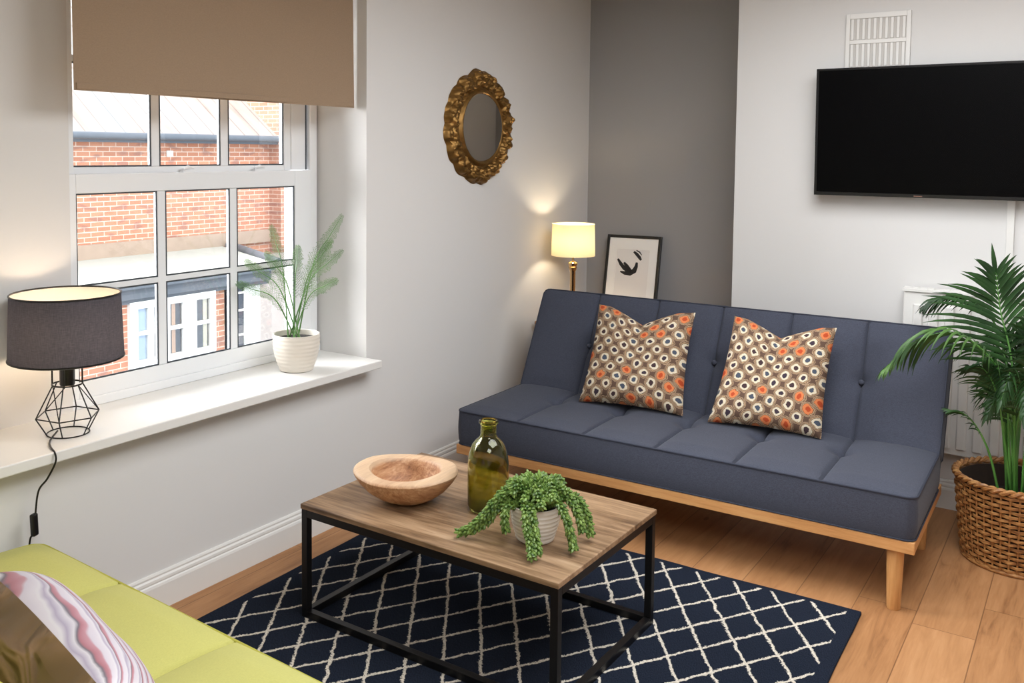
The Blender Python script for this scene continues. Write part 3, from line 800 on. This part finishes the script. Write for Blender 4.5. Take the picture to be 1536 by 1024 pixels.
for i in range(46):
    an = random.random() * 2 * PI; rr = random.uniform(.0, .045); L = random.uniform(.04, .075)
    o = Vector((rr * Cc(an), rr * S(an), .1)); out = Vector((Cc(an), S(an), 0))
    hgt = random.uniform(.04, .068) * (1 - rr * 7) + .03
    strand(m, [o, o + out * L * .35 + Vector((0, 0, hgt * .8)), o + out * L * .8 + Vector((0, 0, hgt)), o + out * (L * 1.15) + Vector((0, 0, hgt * .75))], .018, .0054, .0085, .9)
m.build('foliage', M['succulent'], su)

# ------------------------------------------------------------------ fern on sill
fx, fy, fz = -.09, -2.54, .7025
fe = thing('potted_fern', 'feathery fern in white ribbed pot on the window sill', 'plant', (fx, fy, fz))
MB().lathe(ribbed(.158, .072, .1, 9, .008, .0009), 56).build('pot', M['ceramic'], fe)
MB().lathe([(.0001, .137), (.05, .138), (.091, .134)], 32).build('soil', M['soil'], fe, True)
tips = [((-.26, -2.52, 1.31), .06), ((.17, -2.54, 1.375), .02), ((.19, -2.56, 1.235), .05), ((.17, -2.57, 1.115), .07),
        ((-.27, -2.66, 1.17), .09), ((-.255, -2.72, 1.08), .12), ((-.18, -2.44, 1.22), .04), ((.04, -2.46, 1.26), .03), ((-.23, -2.58, 1.2), .05)]
for (tp, drop) in tips:
    tp = Vector(tp) - Vector((fx, fy, fz)); b0 = Vector((random.uniform(-.03, .03), random.uniform(-.03, .03), .135))
    mid = b0.lerp(tp, .5) + Vector((-tp.x * .14, -tp.y * .14, .05)); q3 = b0.lerp(tp, .8) + Vector((-tp.x * .05, 0, .025))
    pts = catmull([b0, mid, q3, tp], 17)
    m = MB(); m.tube(pts, [.0034 * (1 - .7 * i / len(pts)) for i in range(len(pts))], 6)
    fo = m.build('fern_stem', M['fern_stem'], fe)
    m = MB(); n = len(pts)
    for i in range(int(n * .22), n):
        k = i / n; t_ = (pts[min(i + 1, n - 1)] - pts[i - 1]).normalized()
        view = Vector((.6, -.78, .1)); sd = t_.cross(view).normalized()
        for sg in (-1, 1):
            for rep in range(1):
                L = (.050 * min(1, (k - .12) / .2) * max(0, 1 - k) ** .65 + .005) * random.uniform(.8, 1.2)
                d = (t_ * 1.25 + sd * sg + view * random.uniform(-.35, .35)).normalized()
                p0 = pts[i] + t_ * rep * .006; prev = p0
                m.tube([p0, p0 + d * L * .5, p0 + d * L + Vector((0, 0, -.004))], [.0007, .0006, .0003], 3)
                nq = max(1, int(L / .007))
                for z_ in range(nq):
                    pp = p0 + d * L * (z_ + 1) / (nq + .4)
                    for s2 in (-1, 1):
                        dd = (d * .6 + t_ * .8 * s2 + view * random.uniform(-.5, .5)).normalized() * random.uniform(.006, .009) * (.35 + .65 * min(1, L / .03))
                        wv = d * .0012
                        m.add([pp - wv, pp + wv, pp + dd], [(0, 1, 2)])
    m.build('foliage', M['fern'], fo, False)

# ------------------------------------------------------------------ palm in basket
bx, by = 2.482, -1.045
bk = thing('wicker_basket', 'round woven wicker basket planter beside the blue sofa', 'basket', (bx, by, 0))
def brad(z): return .195 + .033 * min(1, z / .3) ** .8
rows = 17; Hh = .335
for j in range(rows):
    pass
m = MB(); nst = 44
for j in range(rows):
    z = .022 + (Hh - .04) * j / (rows - 1); pts = []
    for k in range(nst * 4):
        a = 2 * PI * k / (nst * 4); r = brad(z) + .0042 * S(nst / 2 * a + (PI if j % 2 else 0)) + random.uniform(-.0006, .0006)
        pts.append((r * Cc(a), r * S(a), z + random.uniform(-.0008, .0008)))
    m.tube(pts, .0078, 6, loop=True, flat=.42 if False else .95)
wv = MB()
for j in range(rows):
    z = .022 + (Hh - .04) * j / (rows - 1); n = nst * 4; vs = []
    for k in range(n):
        a = 2 * PI * k / n; ph = S(nst / 2 * a + (PI if j % 2 else 0)); r = brad(z) + .0050 * ph; hh = .0058 + .0012 * noise.noise(Vector((a * 3, j * 1.7, 0)))
        for dr, dz in ((.0022, -hh), (.0036, 0), (.0022, hh), (-.0022, hh), (-.0036, 0), (-.0022, -hh)):
            vs.append(((r + dr) * Cc(a), (r + dr) * S(a), z + dz))
    fs = []
    for k in range(n):
        for q in range(6): fs.append((k * 6 + q, ((k + 1) % n) * 6 + q, ((k + 1) % n) * 6 + (q + 1) % 6, k * 6 + (q + 1) % 6))
    wv.add(vs, fs)
wv.build('woven_band', M['wicker'], bk)
st = MB()
for k in range(nst):
    a = 2 * PI * (k + .5) / nst
    st.tube([(brad(z) * Cc(a), brad(z) * S(a), z) for z in (.01, .08, .16, .24, .32)], .0036, 6)
st.build('stake', M['wicker'], bk)
rm = MB()
for ph in (0, PI):
    rm.tube([((brad(.33) + .004 + .007 * Cc(22 * a + ph)) * Cc(a), (brad(.33) + .004 + .007 * Cc(22 * a + ph)) * S(a), .338 + .007 * S(22 * a + ph)) for a in [2 * PI * i / 220 for i in range(220)]], .0085, 6, loop=True)
rm.build('rim', M['wicker'], bk)
MB().tube([((brad(0) + .001) * Cc(a), (brad(0) + .001) * S(a), .009) for a in [2 * PI * i / 64 for i in range(64)]], .009, 8, loop=True).build('base_ring', M['wicker'], bk)
MB().lathe([(.0001, .012), (.183, .012), (.188, .03), (.214, .31), (.217, .325), (.213, .325), (.2085, .3), (.18, .035), (.0001, .034)], 48).build('liner', M['wicker_dark'], bk)

pm = thing('areca_palm', 'tall green areca palm growing in the wicker basket', 'plant', (bx, by, .04))
PZ = .04
MB().lathe([(.0001, 0), (.17, 0), (.195, .19), (.19, .2), (.17, .195), (.0001, .2)], 40).build('soil', M['soil'], pm)
def leaf_strip(m, p, d, side, L, w, droop, n=6, fold=.35):
    """tapering leaflet with a centre fold that bends down"""
    d = d.normalized(); vs = []; cur = Vector(p); dirn = d.copy()
    for i in range(n + 1):
        k = i / n; ww = w * (S(PI * min(1, k * .8 + .2)) ** .8 if k < 1 else 0) * (1 - k * .35)
        if i == 0: ww = w * .3
        if i == n: ww = .0004
        s_ = side - dirn * side.dot(dirn); s_ = s_.normalized() if s_.length > 1e-4 else Vector((1, 0, 0))
        nr = dirn.cross(s_)
        vs += [cur + s_ * ww * .5 + nr * ww * fold * .5, cur.copy(), cur - s_ * ww * .5 + nr * ww * fold * .5]
        cur = cur + dirn * (L / n); dirn = (dirn + Vector((0, 0, -droop / n))).normalized()
    fs = []
    for i in range(n): fs += [(i * 3, i * 3 + 1, i * 3 + 4, i * 3 + 3), (i * 3 + 1, i * 3 + 2, i * 3 + 5, i * 3 + 4)]
    m.add(vs, fs)
def frond(P, sidev, n, Lmax, w, mat, droop=.5, t0=.35, angle=.9, both=(1, 1), lift=0.0, rs=.0045):
    P = [Vector(p) - Vector((bx, by, PZ)) for p in P]; pts = catmull(P, 16); N = len(pts)
    m = MB(); m.tube(pts, [rs * (1.25 - .95 * i / N) for i in range(N)], 6); fo = m.build('frond_stem', M['palm_stem'], pm)
    m = MB(); sidev = Vector(sidev).normalized()
    for i in range(n):
        k = t0 + (1 - t0) * (i + .5) / n; f = k * (N - 1); a = int(f); p = pts[a].lerp(pts[min(a + 1, N - 1)], f - a)
        t_ = (pts[min(a + 1, N - 1)] - pts[max(a - 1, 0)]).normalized(); sd = (sidev - t_ * sidev.dot(t_)).normalized()
        q = (i + .5) / n; L = Lmax * (.55 + .45 * S(PI * min(1, q * 1.1 + .12))) * (1 - .45 * q ** 3) * random.uniform(.92, 1.06)
        an = angle * (1 - .55 * q) 
        for sg, on in ((1, both[0]), (-1, both[1])):
            if not on: continue
            d = t_ * Cc(an) + sd * sg * S(an) + Vector((0, 0, lift + random.uniform(-.05, .05))) + t_.cross(sd) * random.uniform(-.1, .1)
            leaf_strip(m, p, d, t_, L * on, w, droop * random.uniform(.8, 1.2))
    d = (pts[-1] - pts[-3]).normalized(); leaf_strip(m, pts[-1], d, sidev, Lmax * .35, w * 1.1, droop * .5)
    m.build('leaflets', mat, fo, True)
PL, PLL = M['palm_leaf'], M['palm_leaf_light']
cr = (.82, .57, 0)
frond([(2.47, -1.03, .24), (2.46, -1.03, .55), (2.43, -1.02, .82), (2.385, -1.0, 1.0), (2.362, -1.0, 1.16)], cr, 19, .35, .022, PL, .7, .4, 1.25, lift=.08)
frond([(2.44, -1.06, .24), (2.42, -1.07, .55), (2.40, -1.2, .80), (2.26, -1.26, .935), (2.12, -1.28, .89), (2.01, -1.28, .77)], (.1, -.75, .5), 28, .24, .013, PLL, 2.1, .42, .85)
frond([(2.45, -1.0, .24), (2.44, -.96, .6), (2.38, -.95, .9), (2.28, -.97, 1.03), (2.17, -1.0, 1.035), (2.11, -1.02, 1.0)], (.1, -.75, .4), 22, .16, .013, PL, 1.6, .5, .85)
frond([(2.42, -1.09, .24), (2.37, -1.11, .45), (2.30, -1.13, .575), (2.22, -1.14, .6)], (.1, -.8, .4), 14, .1, .009, PL, 1.3, .45, .85)
frond([(2.50, -1.05, .24), (2.53, -1.1, .6), (2.56, -1.15, .9), (2.62, -1.2, 1.1), (2.68, -1.22, 1.2)], cr, 18, .26, .02, PL, .8, .42, .9)
frond([(2.46, -1.08, .24), (2.43, -1.15, .5), (2.40, -1.2, .7), (2.36, -1.25, .8), (2.31, -1.3, .82)], (.6, -.3, .5), 16, .15, .013, PL, 1.4, .42, .8)
frond([(2.49, -1.08, .24), (2.50, -1.13, .5), (2.52, -1.18, .72), (2.54, -1.22, .84), (2.55, -1.26, .88)], cr, 16, .2, .017, PL, 1.2, .36, .85)
frond([(2.52, -1.0, .24), (2.56, -.97, .6), (2.64, -.95, .85), (2.74, -.95, .98)], cr, 16, .2, .018, PL, 1.0, .4, .85)
frond([(2.47, -1.04, .24), (2.45, -1.06, .5), (2.42, -1.08, .68), (2.37, -1.1, .76)], cr, 14, .17, .015, PL, 1.3, .4, .8)
frond([(2.46, -1.0, .24), (2.47, -.98, .55), (2.49, -.96, .8), (2.49, -.95, .95)], cr, 16, .2, .017, PL, .9, .4, .85)
for (tx, ty, tz, mx_, my, mz) in ((2.37, -1.2, .62, 2.42, -1.15, .72), (2.42, -1.28, .70, 2.45, -1.2, .80), (2.50, -1.3, .66, 2.50, -1.2, .78), (2.33, -1.02, .72, 2.40, -1.02, .84), (2.60, -1.2, .72, 2.55, -1.12, .82), (2.40, -.98, .9, 2.44, -.99, .84), (2.54, -1.28, .98, 2.53, -1.18, .88)):
    frond([(2.475, -1.05, .24), (2.46, -1.07, .5), (mx_, my, mz), (tx, ty, tz)], (.75, .3, .3), 15, .17, .014, PL, 1.5, .42, .85, rs=.0035)
for i in range(14):
    an = random.random() * 6.28; r0 = random.uniform(.01, .05); h = random.uniform(.3, .55)
    m = MB(); p0 = Vector((r0 * Cc(an), r0 * S(an), .2)); p1 = p0 + Vector((Cc(an) * .04, S(an) * .04, h))
    m.tube([p0, p0.lerp(p1, .5) + Vector((0, 0, .01)), p1], [.006, .0045, .003], 7); m.build('cane', M['palm_stem'], pm)

# ------------------------------------------------------------------ left table lamp
lx, ly, lz = -.055, -3.637, .7025
lp = thing('table_lamp', 'black wire frame table lamp with charcoal drum shade on window sill', 'lamp', (lx, ly, lz))
n6 = 6
def ring(r, z, n=6, ph=0.0): return [(r * Cc(2 * PI * (k + ph) / n), r * S(2 * PI * (k + ph) / n), z) for k in range(n)]
wb = MB(); rw_ = .0022
base = [(.066 * Cc(a), .066 * S(a), rw_) for a in [2 * PI * i / 40 for i in range(40)]]
wb.tube(base, rw_, 6, loop=True)
mid = ring(.1, .062, 6, .2); nk = ring(.046, .165, 6, .2); low = ring(.066, rw_, 6, .2)
for k in range(6):
    wb.tube([mid[k], mid[(k + 1) % 6]], rw_, 6); wb.tube([mid[k], low[k]], rw_, 6); wb.tube([mid[k], nk[k]], rw_, 6)
    if k % 2 == 0: wb.tube([nk[k], mid[(k + 1) % 6]], rw_ * .8, 6)
wb.tube([(.047 * Cc(a), .047 * S(a), .165) for a in [2 * PI * i / 32 for i in range(32)]], .003, 6, loop=True)
for k in range(4): a = PI / 4 + k * PI / 2; wb.tube([(.047 * Cc(a), .047 * S(a), .165), (.047 * Cc(a), .047 * S(a), .27)], .0028, 6)
wb.build('wire_base', M['black_metal'], lp)
MB().lathe([(.0001, .16), (.022, .16), (.024, .165), (.024, .24), (.016, .245), (.016, .29), (.0001, .29)], 24).build('socket', M['black'], lp)
SB, ST = .253, .463
def sheet(r0, r1, z0, z1, n):
    m = MB(); vs = [(r * Cc(2 * PI * k / n), r * S(2 * PI * k / n), z) for r, z in ((r0, z0), (r1, z1)) for k in range(n)]
    m.add(vs, [(k, (k + 1) % n, n + (k + 1) % n, n + k) for k in range(n)]); return m
def drum(mo, r0, r1, z0, z1, th, n=64):
    return sheet(r0, r1, z0, z1, n)
sh = drum(0, .179, .171, SB, ST, .0015).build('lamp_shade', M['shade_dark'], lp)
drum(0, .1772, .1692, SB + .002, ST - .002, .001).build('shade_lining', M['shade_lining'], sh)
for r_, z_ in ((.1785, SB), (.1705, ST)): MB().tube([(r_ * Cc(a), r_ * S(a), z_) for a in [2 * PI * i / 72 for i in range(72)]], .0032, 6, loop=True).build('shade_trim', M['black'], sh)
sp = MB()
for k in range(3): a = 2 * PI * k / 3; sp.tube([(.016 * Cc(a), .016 * S(a), .285), (.1755 * Cc(a), .1755 * S(a), .285)], .0015, 5)
sp.build('shade_spider', M['black_metal'], sh)
MB().lathe([(.0001, .29), (.013, .295), (.022, .325), (.024, .345), (.016, .365), (.0001, .37)], 20).build('bulb', M['bulb_soft'], lp)
# cord: from the base, over the sill edge, down behind the lime sofa
cd = catmull([(-.03, -.02, .006), (.04, -.09, .004), (.10, -.125, .004), (.148, -.14, -.004), (.156, -.145, -.03), (.135, -.16, -.08), (.112, -.176, -.12), (.108, -.186, -.2), (.106, -.19, -.25), (.095, -.2, -.3), (.088, -.2, -.62)], 8)
co_ = MB().tube(cd, .003, 7).build('cord', M['black'], lp)
sw = MB(); sw.box(-.008, .008, -.011, .011, -.035, .035); swo = sw.build('cord_switch', M['black'], co_, False, bevel=.004); swo.location = (.107, -.189, -.222); swo.rotation_euler = (.05, 0, .3)

# ------------------------------------------------------------------ cabinet in the alcove, brass lamp, picture
cb = thing('alcove_cabinet', 'low wooden cabinet hidden behind the blue sofa in the grey alcove', 'cabinet', (.55, -.37, 0))
MB().box(-.50, .50, -.33, .33, .05, .64).build('carcass', M['cabinet'], cb, False, bevel=.003)
MB().box(-.52, .52, -.345, .345, .64, .66).build('top', M['cabinet'], cb, False, bevel=.003)
MB().box(-.47, .47, -.3, .32, 0, .05).build('plinth', M['black'], cb, False)
for sx in (-1, 1):
    d = MB().box(min(sx * .495, sx * .004), max(sx * .495, sx * .004), -.345, -.331, .07, .63).build('door', M['cabinet'], cb, False, bevel=.002)
    MB().lathe([(.0001, 0), (.008, 0), (.006, .012), (.011, .02), (.0001, .024)], 16).build('knob', M['brass'], d).location = (0, 0, 0)
    k = d.children[0]; k.location = (sx * .04, -.345, .4); k.rotation_euler = (PI / 2, 0, 0)
rl = thing('table_lamp', 'lit cream drum shade lamp on slim brass stem behind the blue sofa', 'lamp', (.2, -.573, .6605))
MB().lathe([(.0001, 0), (.06, 0), (.062, .006), (.055, .012), (.02, .018), (.012, .03), (.0165, .06), (.0165, .29), (.021, .3), (.026, .312), (.0225, .32), (.027, .328), (.0275, .338), (.018, .346), (.009, .35), (.0001, .35)], 32).build('stem', M['brass'], rl)
MB().lathe([(.0001, .35), (.007, .35), (.007, .4), (.014, .402), (.014, .44), (.0001, .44)], 20).build('socket', M['brass'], rl)
sh = drum(0, .126, .122, .382, .566, .0015).build('lamp_shade', M['shade_cream'], rl)
sp = MB()
for k in range(3): a = 2 * PI * k / 3; sp.tube([(.012 * Cc(a), .012 * S(a), .405), (.124 * Cc(a), .124 * S(a), .405)], .0012, 5)
sp.build('shade_spider', M['brass'], sh)
MB().lathe([(.0001, .44), (.01, .445), (.019, .465), (.021, .48), (.015, .497), (.0001, .503)], 20).build('bulb', M['bulb_warm'], rl)

pf = thing('framed_print', 'black framed abstract brush print leaning on the grey alcove wall', 'picture', (.352, -.135, .6635), 0)
pf.rotation_euler = (-.20, -.01, .0)
PW, PH = .178, .475
fr = MB()
fr.box(-PW, -PW + .018, -.01, .01, 0, PH); fr.box(PW - .018, PW, -.01, .01, 0, PH); fr.box(-PW + .018, PW - .018, -.01, .01, 0, .018); fr.box(-PW + .018, PW - .018, -.01, .01, PH - .018, PH)
fr.build('frame', M['black'], pf, False, bevel=.002)
MB().box(-PW + .017, PW - .017, -.002, .006, .017, PH - .017).build('mat_board', M['mat_board'], pf, False)
mt = MB(); rect_frame(mt, 0, 0, 0, 0, 0, 0, 0); mt = MB()
a0, a1, b0, b1 = -.108, .108, .1, .388
for (x0, x1, z0, z1) in ((-PW + .018, a0, .018, PH - .018), (a1, PW - .018, .018, PH - .018), (a0, a1, .018, b0), (a0, a1, b1, PH - .018)): mt.box(x0, x1, -.0045, -.0021, z0, z1)
mt.build('mount', plain('mount_card', rgb(232, 230, 226), .8), pf, False)
RY = Matrix(((1, 0, 0, 0), (0, 0, 1, 0), (0, 1, 0, 0), (0, 0, 0, 1)))
ink = MB()
def stroke(pts, ws):
    L, R_ = [], []
    for i, p in enumerate(pts):
        a = Vector(pts[max(i - 1, 0)]); b = Vector(pts[min(i + 1, len(pts) - 1)]); t_ = (b - a).normalized(); nn_ = Vector((-t_.y, t_.x)); p = Vector(p)
        L.append(tuple(p + nn_ * ws[i])); R_.append(tuple(p - nn_ * ws[i]))
    ink.prism(L + R_[::-1], -.0029, -.0022, RY)
stroke([(-.098, .325), (-.075, .295), (-.05, .27), (-.025, .25)], [.006, .011, .012, .008])
stroke([(-.055, .305), (-.035, .285), (-.015, .262), (.0, .25)], [.006, .011, .012, .008])
stroke([(-.075, .248), (-.045, .24), (-.01, .24), (.018, .258), (.028, .285), (.03, .31)], [.004, .011, .015, .016, .011, .007])
stroke([(.004, .375), (.025, .36), (.045, .34), (.056, .325)], [.006, .01, .01, .006])
stroke([(.02, .384), (.042, .374), (.058, .356)], [.003, .004, .002])
ink.build('brush_stroke', M['ink'], pf, False)

# ------------------------------------------------------------------ mirror
mr = thing('ornate_mirror', 'wall mirror in ornate scalloped antique gold frame beside the window', 'mirror', (0, -1.281, 1.765))
NT_, NR = 260, 26
m = MB(); RI_y, RI_z, RO_y, RO_z = .178, .176, .312, .288
def hgt(k, a):
    if k < .2: return .012 + .012 * S(PI * k / .2)
    if k < .3: return .012 - .004 * S(PI * (k - .2) / .1)
    e = (k - .3) / .7
    lobe = abs(S(a * 8 + .4)) ; tt = .018 * S(PI * min(1, e * .9 + .08)) * (.7 + .5 * lobe)
    nz = noise.turbulence(Vector((Cc(a) * 7, S(a) * 7, e * 2.4)), 4, False) * .016
    cell = noise.noise(Vector((a * 14, e * 6, 2))) * .007
    return .010 + tt + nz * 1.3 * (1 if e < .95 else .3) + cell * 1.4 - .02 * max(0, e - .85) / .15
for i in range(NT_):
    a = 2 * PI * i / NT_
    sc = 1 + .045 * abs(S(a * 8 + .4)) - .02 + .02 * noise.noise(Vector((Cc(a) * 6, S(a) * 6, 4))) + (.05 * math.exp(-((a - PI / 2) / .25) ** 2)) + (.03 * math.exp(-((a - 1.5 * PI) / .3) ** 2))
    for j in range(NR + 1):
        k = j / NR; ry = RI_y + (RO_y * sc - RI_y) * k; rz = RI_z + (RO_z * sc - RI_z) * k
        m.v.append((max(.001, hgt(k, a) + .012 * (1 - k ** 4)), ry * Cc(a), rz * S(a)))
    m.v.append((.0005, RO_y * sc * .99 * Cc(a), RO_z * sc * .99 * S(a)))
    m.v.append((.0005, RI_y * Cc(a), RI_z * S(a)))
n = NR + 3
for i in range(NT_):
    i2 = (i + 1) % NT_
    for j in range(n): j2 = (j + 1) % n; m.f.append((i * n + j, i * n + j2, i2 * n + j2, i2 * n + j))
m.mi = [0] * len(m.f)
m.build('frame', M['gold'], mr)
g_ = M['gold'].node_tree
tg = bpy.data.materials['antique_gold']
MB().add([(0, 0, 0)], []) 
gm = MB(); gm.prism([(.1765 * Cc(2 * PI * i / 64), .175 * S(2 * PI * i / 64)) for i in range(64)], -.001, .001, Matrix(((0, 0, 1, 0), (1, 0, 0, 0), (0, 1, 0, 0), (0, 0, 0, 1))))
gm.build('mirror_glass', plain('mirror_glass', rgb(215, 213, 210), .03, 1), mr, False)
mr.children[-1].location = (.02, 0, 0); mr.children[-1].rotation_euler = (0, 0, -.098)

# ------------------------------------------------------------------ tv, vent, radiator, trunking
tv = thing('television', 'large flat black television mounted on the white chimney breast', 'television', (2.10, CHY - .06, 1.745))
TW, TH_ = .545, .302
MB().box(-TW, TW, -.035, -.008, -TH_, TH_).build('casing', M['black'], tv, False, bevel=.004)
MB().box(-TW + .011, TW - .011, -.0365, -.034, -TH_ + .016, TH_ - .010).build('screen', M['screen'], tv, False)
bz = MB(); rect_frame(bz, 0, 1, 0, 1, 0, 1, .1); bz = MB()
for (x0, x1, z0, z1) in ((-TW, -TW + .009, -TH_, TH_), (TW - .009, TW, -TH_, TH_), (-TW + .009, TW - .009, TH_ - .008, TH_), (-TW + .009, TW - .009, -TH_, -TH_ + .014)): bz.box(x0, x1, -.0385, -.035, z0, z1)
bz.build('bezel', plain('tv_bezel', rgb(22, 22, 24), .2), tv, False)
MB().box(-.105, -.07, -.0393, -.0384, -TH_ + .005, -TH_ + .009).build('logo', plain('logo_tone', rgb(120, 90, 78), .4), tv, False)
MB().box(-.3, .3, -.008, .03, -.2, .2).build('rear_housing', M['black'], tv, False, bevel=.01)
MB().box(-.15, .15, .03, .0555, -.12, .12).build('wall_bracket', M['black_metal'], tv, False)
def prj_tilt(): pass
tv.rotation_euler = (.03, .0, 0)
va = thing('air_vent', 'white slotted wall vent above the television', 'vent', (1.803, CHY, 2.18))
m = MB(); m.box(-.142, .142, -.008, -.001, -.15, .128)
vo = m.build('backing_plate', plain('vent_shadow', rgb(196, 192, 187), .8), va, False)
m = MB(); m.box(-.142, -.124, -.014, -.008, -.15, .128); m.box(.124, .142, -.014, -.008, -.15, .128)
m.box(-.124, .124, -.014, -.008, .104, .128); m.box(-.124, .124, -.014, -.008, -.15, -.125); m.box(-.124, .124, -.0135, -.008, -.015, .003)
m.build('frame', M['trim'], va, False, bevel=.001)
m = MB()
for i in range(10):
    x = -.113 + i * .0251; m.box(x - .0065, x + .0065, -.0145, -.008, -.124, -.016); m.box(x - .0065, x + .0065, -.0145, -.008, .004, .103)
m.build('louvre', M['trim'], va, False, bevel=.002)
ra = thing('radiator', 'white panel radiator with vertical grooves behind the palm', 'radiator', (2.52, CHY, .26))
RW, RH = .55, .765
m = MB(); nF = 16; pts = []
m.box(-RW, RW, -.10, -.035, .02, RH - .012)
for i in range(nF + 1): pass
m.build('casing', M['trim'], ra, False, bevel=.006)
m = MB(); pitch = 2 * (RW - .03) / nF
for i in range(nF):
    x = -RW + .03 + pitch * (i + .5); w_ = pitch * .34
    m.prism([(x - w_, -.10), (x - w_ * .8, -.112), (x + w_ * .8, -.112), (x + w_, -.10)], .05, RH - .07)
m.build('front_ribs', M['trim'], ra, False, bevel=.004)
m = MB(); rect_frame(m, 0, 0, 0, 0, 0, 0, 0); m = MB()
m.box(-RW - .005, RW + .005, -.108, -.03, RH - .014, RH)
for i in range(18): x = -RW + .03 + i * .064; m.box(x, x + .03, -.095, -.045, RH, RH + .003)
m.build('top_grille', M['trim'], ra, False, bevel=.002)
for q in (-.4, .36): MB().box(q, q + .04, -.035, -.001, .2, .6).build('wall_bracket', M['trim'], ra, False)
m = MB(); m.tube([(-RW - .02, -.07, .05), (-RW - .035, -.07, .05)], .012, 10); m.tube([(-RW - .03, -.07, .06), (-RW - .03, -.07, -.255)], .0075, 10); m.build('valve_pipe', M['trim'], ra)
tk = MB().box(2.362, 2.392, CHY - .014, CHY, 1.03, 1.56).build('cable_trunking', M['trim'], None, False, bevel=.002)
tag(tk, 'white vertical cable trunking on the wall beneath the television', 'trunking')

# ------------------------------------------------------------------ lights
def area(name, loc, rot, sx, sy, power, col, label=None):
    l = bpy.data.lights.new(name, 'AREA'); l.shape = 'RECTANGLE'; l.size = sx; l.size_y = sy; l.energy = power; l.color = col
    o = bpy.data.objects.new(name, l); C.objects.link(o); o.location = loc; o.rotation_euler = rot; return o
area('ceiling_light', (2.2, -2.5, 2.6), (0, 0, 0), 1.6, 2.0, 88, (.93, .965, 1))  # unseen overhead fill, added to brighten the room, no fitting modelled
area('ceiling_light', (2.9, -5.0, 2.6), (0, 0, 0), 1.4, 1.2, 48, (.93, .965, 1))  # second unseen fill, added for the near end of the room
sun = bpy.data.lights.new('sun', 'SUN'); sun.energy = 2.0; sun.angle = .05; sun.color = (1, .95, .88)
so = bpy.data.objects.new('sun', sun); C.objects.link(so); so.rotation_euler = Vector((.72, -.25, .72)).to_track_quat('Z', 'Y').to_euler()
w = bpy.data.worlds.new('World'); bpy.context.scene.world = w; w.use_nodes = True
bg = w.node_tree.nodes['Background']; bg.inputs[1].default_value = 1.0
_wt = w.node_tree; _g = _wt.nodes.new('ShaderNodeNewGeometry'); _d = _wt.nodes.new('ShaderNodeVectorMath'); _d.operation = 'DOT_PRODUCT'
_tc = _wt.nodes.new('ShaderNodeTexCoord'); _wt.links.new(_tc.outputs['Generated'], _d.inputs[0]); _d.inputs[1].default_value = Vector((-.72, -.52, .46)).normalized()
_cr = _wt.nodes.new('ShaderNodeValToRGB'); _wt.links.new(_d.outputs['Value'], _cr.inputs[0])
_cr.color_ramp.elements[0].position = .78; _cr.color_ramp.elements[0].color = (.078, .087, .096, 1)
_cr.color_ramp.elements[1].position = .97; _cr.color_ramp.elements[1].color = (.96, .98, 1, 1)  # bright sky patch out of view, added to light the window reveal
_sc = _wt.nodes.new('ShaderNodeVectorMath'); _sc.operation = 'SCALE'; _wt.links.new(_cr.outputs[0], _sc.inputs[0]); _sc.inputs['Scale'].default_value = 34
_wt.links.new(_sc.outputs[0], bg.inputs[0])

# ------------------------------------------------------------------ camera
PX, PYc, FX = 678.4465, 314.2538, 1404.8522
yaw, pitch, roll = 0.6099, -0.0619, 0.0072
import json
cam = bpy.data.cameras.new('camera'); cam.sensor_fit = 'HORIZONTAL'; cam.sensor_width = 36
cam.lens = FX * 36 / 1536; cam.shift_x = (768 - PX) / 1536; cam.shift_y = -(512 - PYc) / 1536
cy_, sy_, cp, sp_ = Cc(yaw), S(yaw), Cc(pitch), S(pitch)
fw = Vector((-sy_ * cp, cy_ * cp, sp_)); rt = Vector((cy_, sy_, 0)); up = rt.cross(fw)
r2 = rt * Cc(roll) + up * S(roll); u2 = -rt * S(roll) + up * Cc(roll)
co = bpy.data.objects.new('camera', cam); C.objects.link(co)
mat = Matrix((r2, u2, -fw)).transposed().to_4x4(); mat.translation = (2.72, -5.4051, 1.6381)
co.matrix_world = mat; cam.clip_start = .05; cam.clip_end = 200
sc = bpy.context.scene; sc.camera = co
sc.view_settings.view_transform = 'Standard'; sc.view_settings.look = 'None'; sc.view_settings.gamma = 1; sc.view_settings.exposure = 0.0
sc.view_settings.use_curve_mapping = False
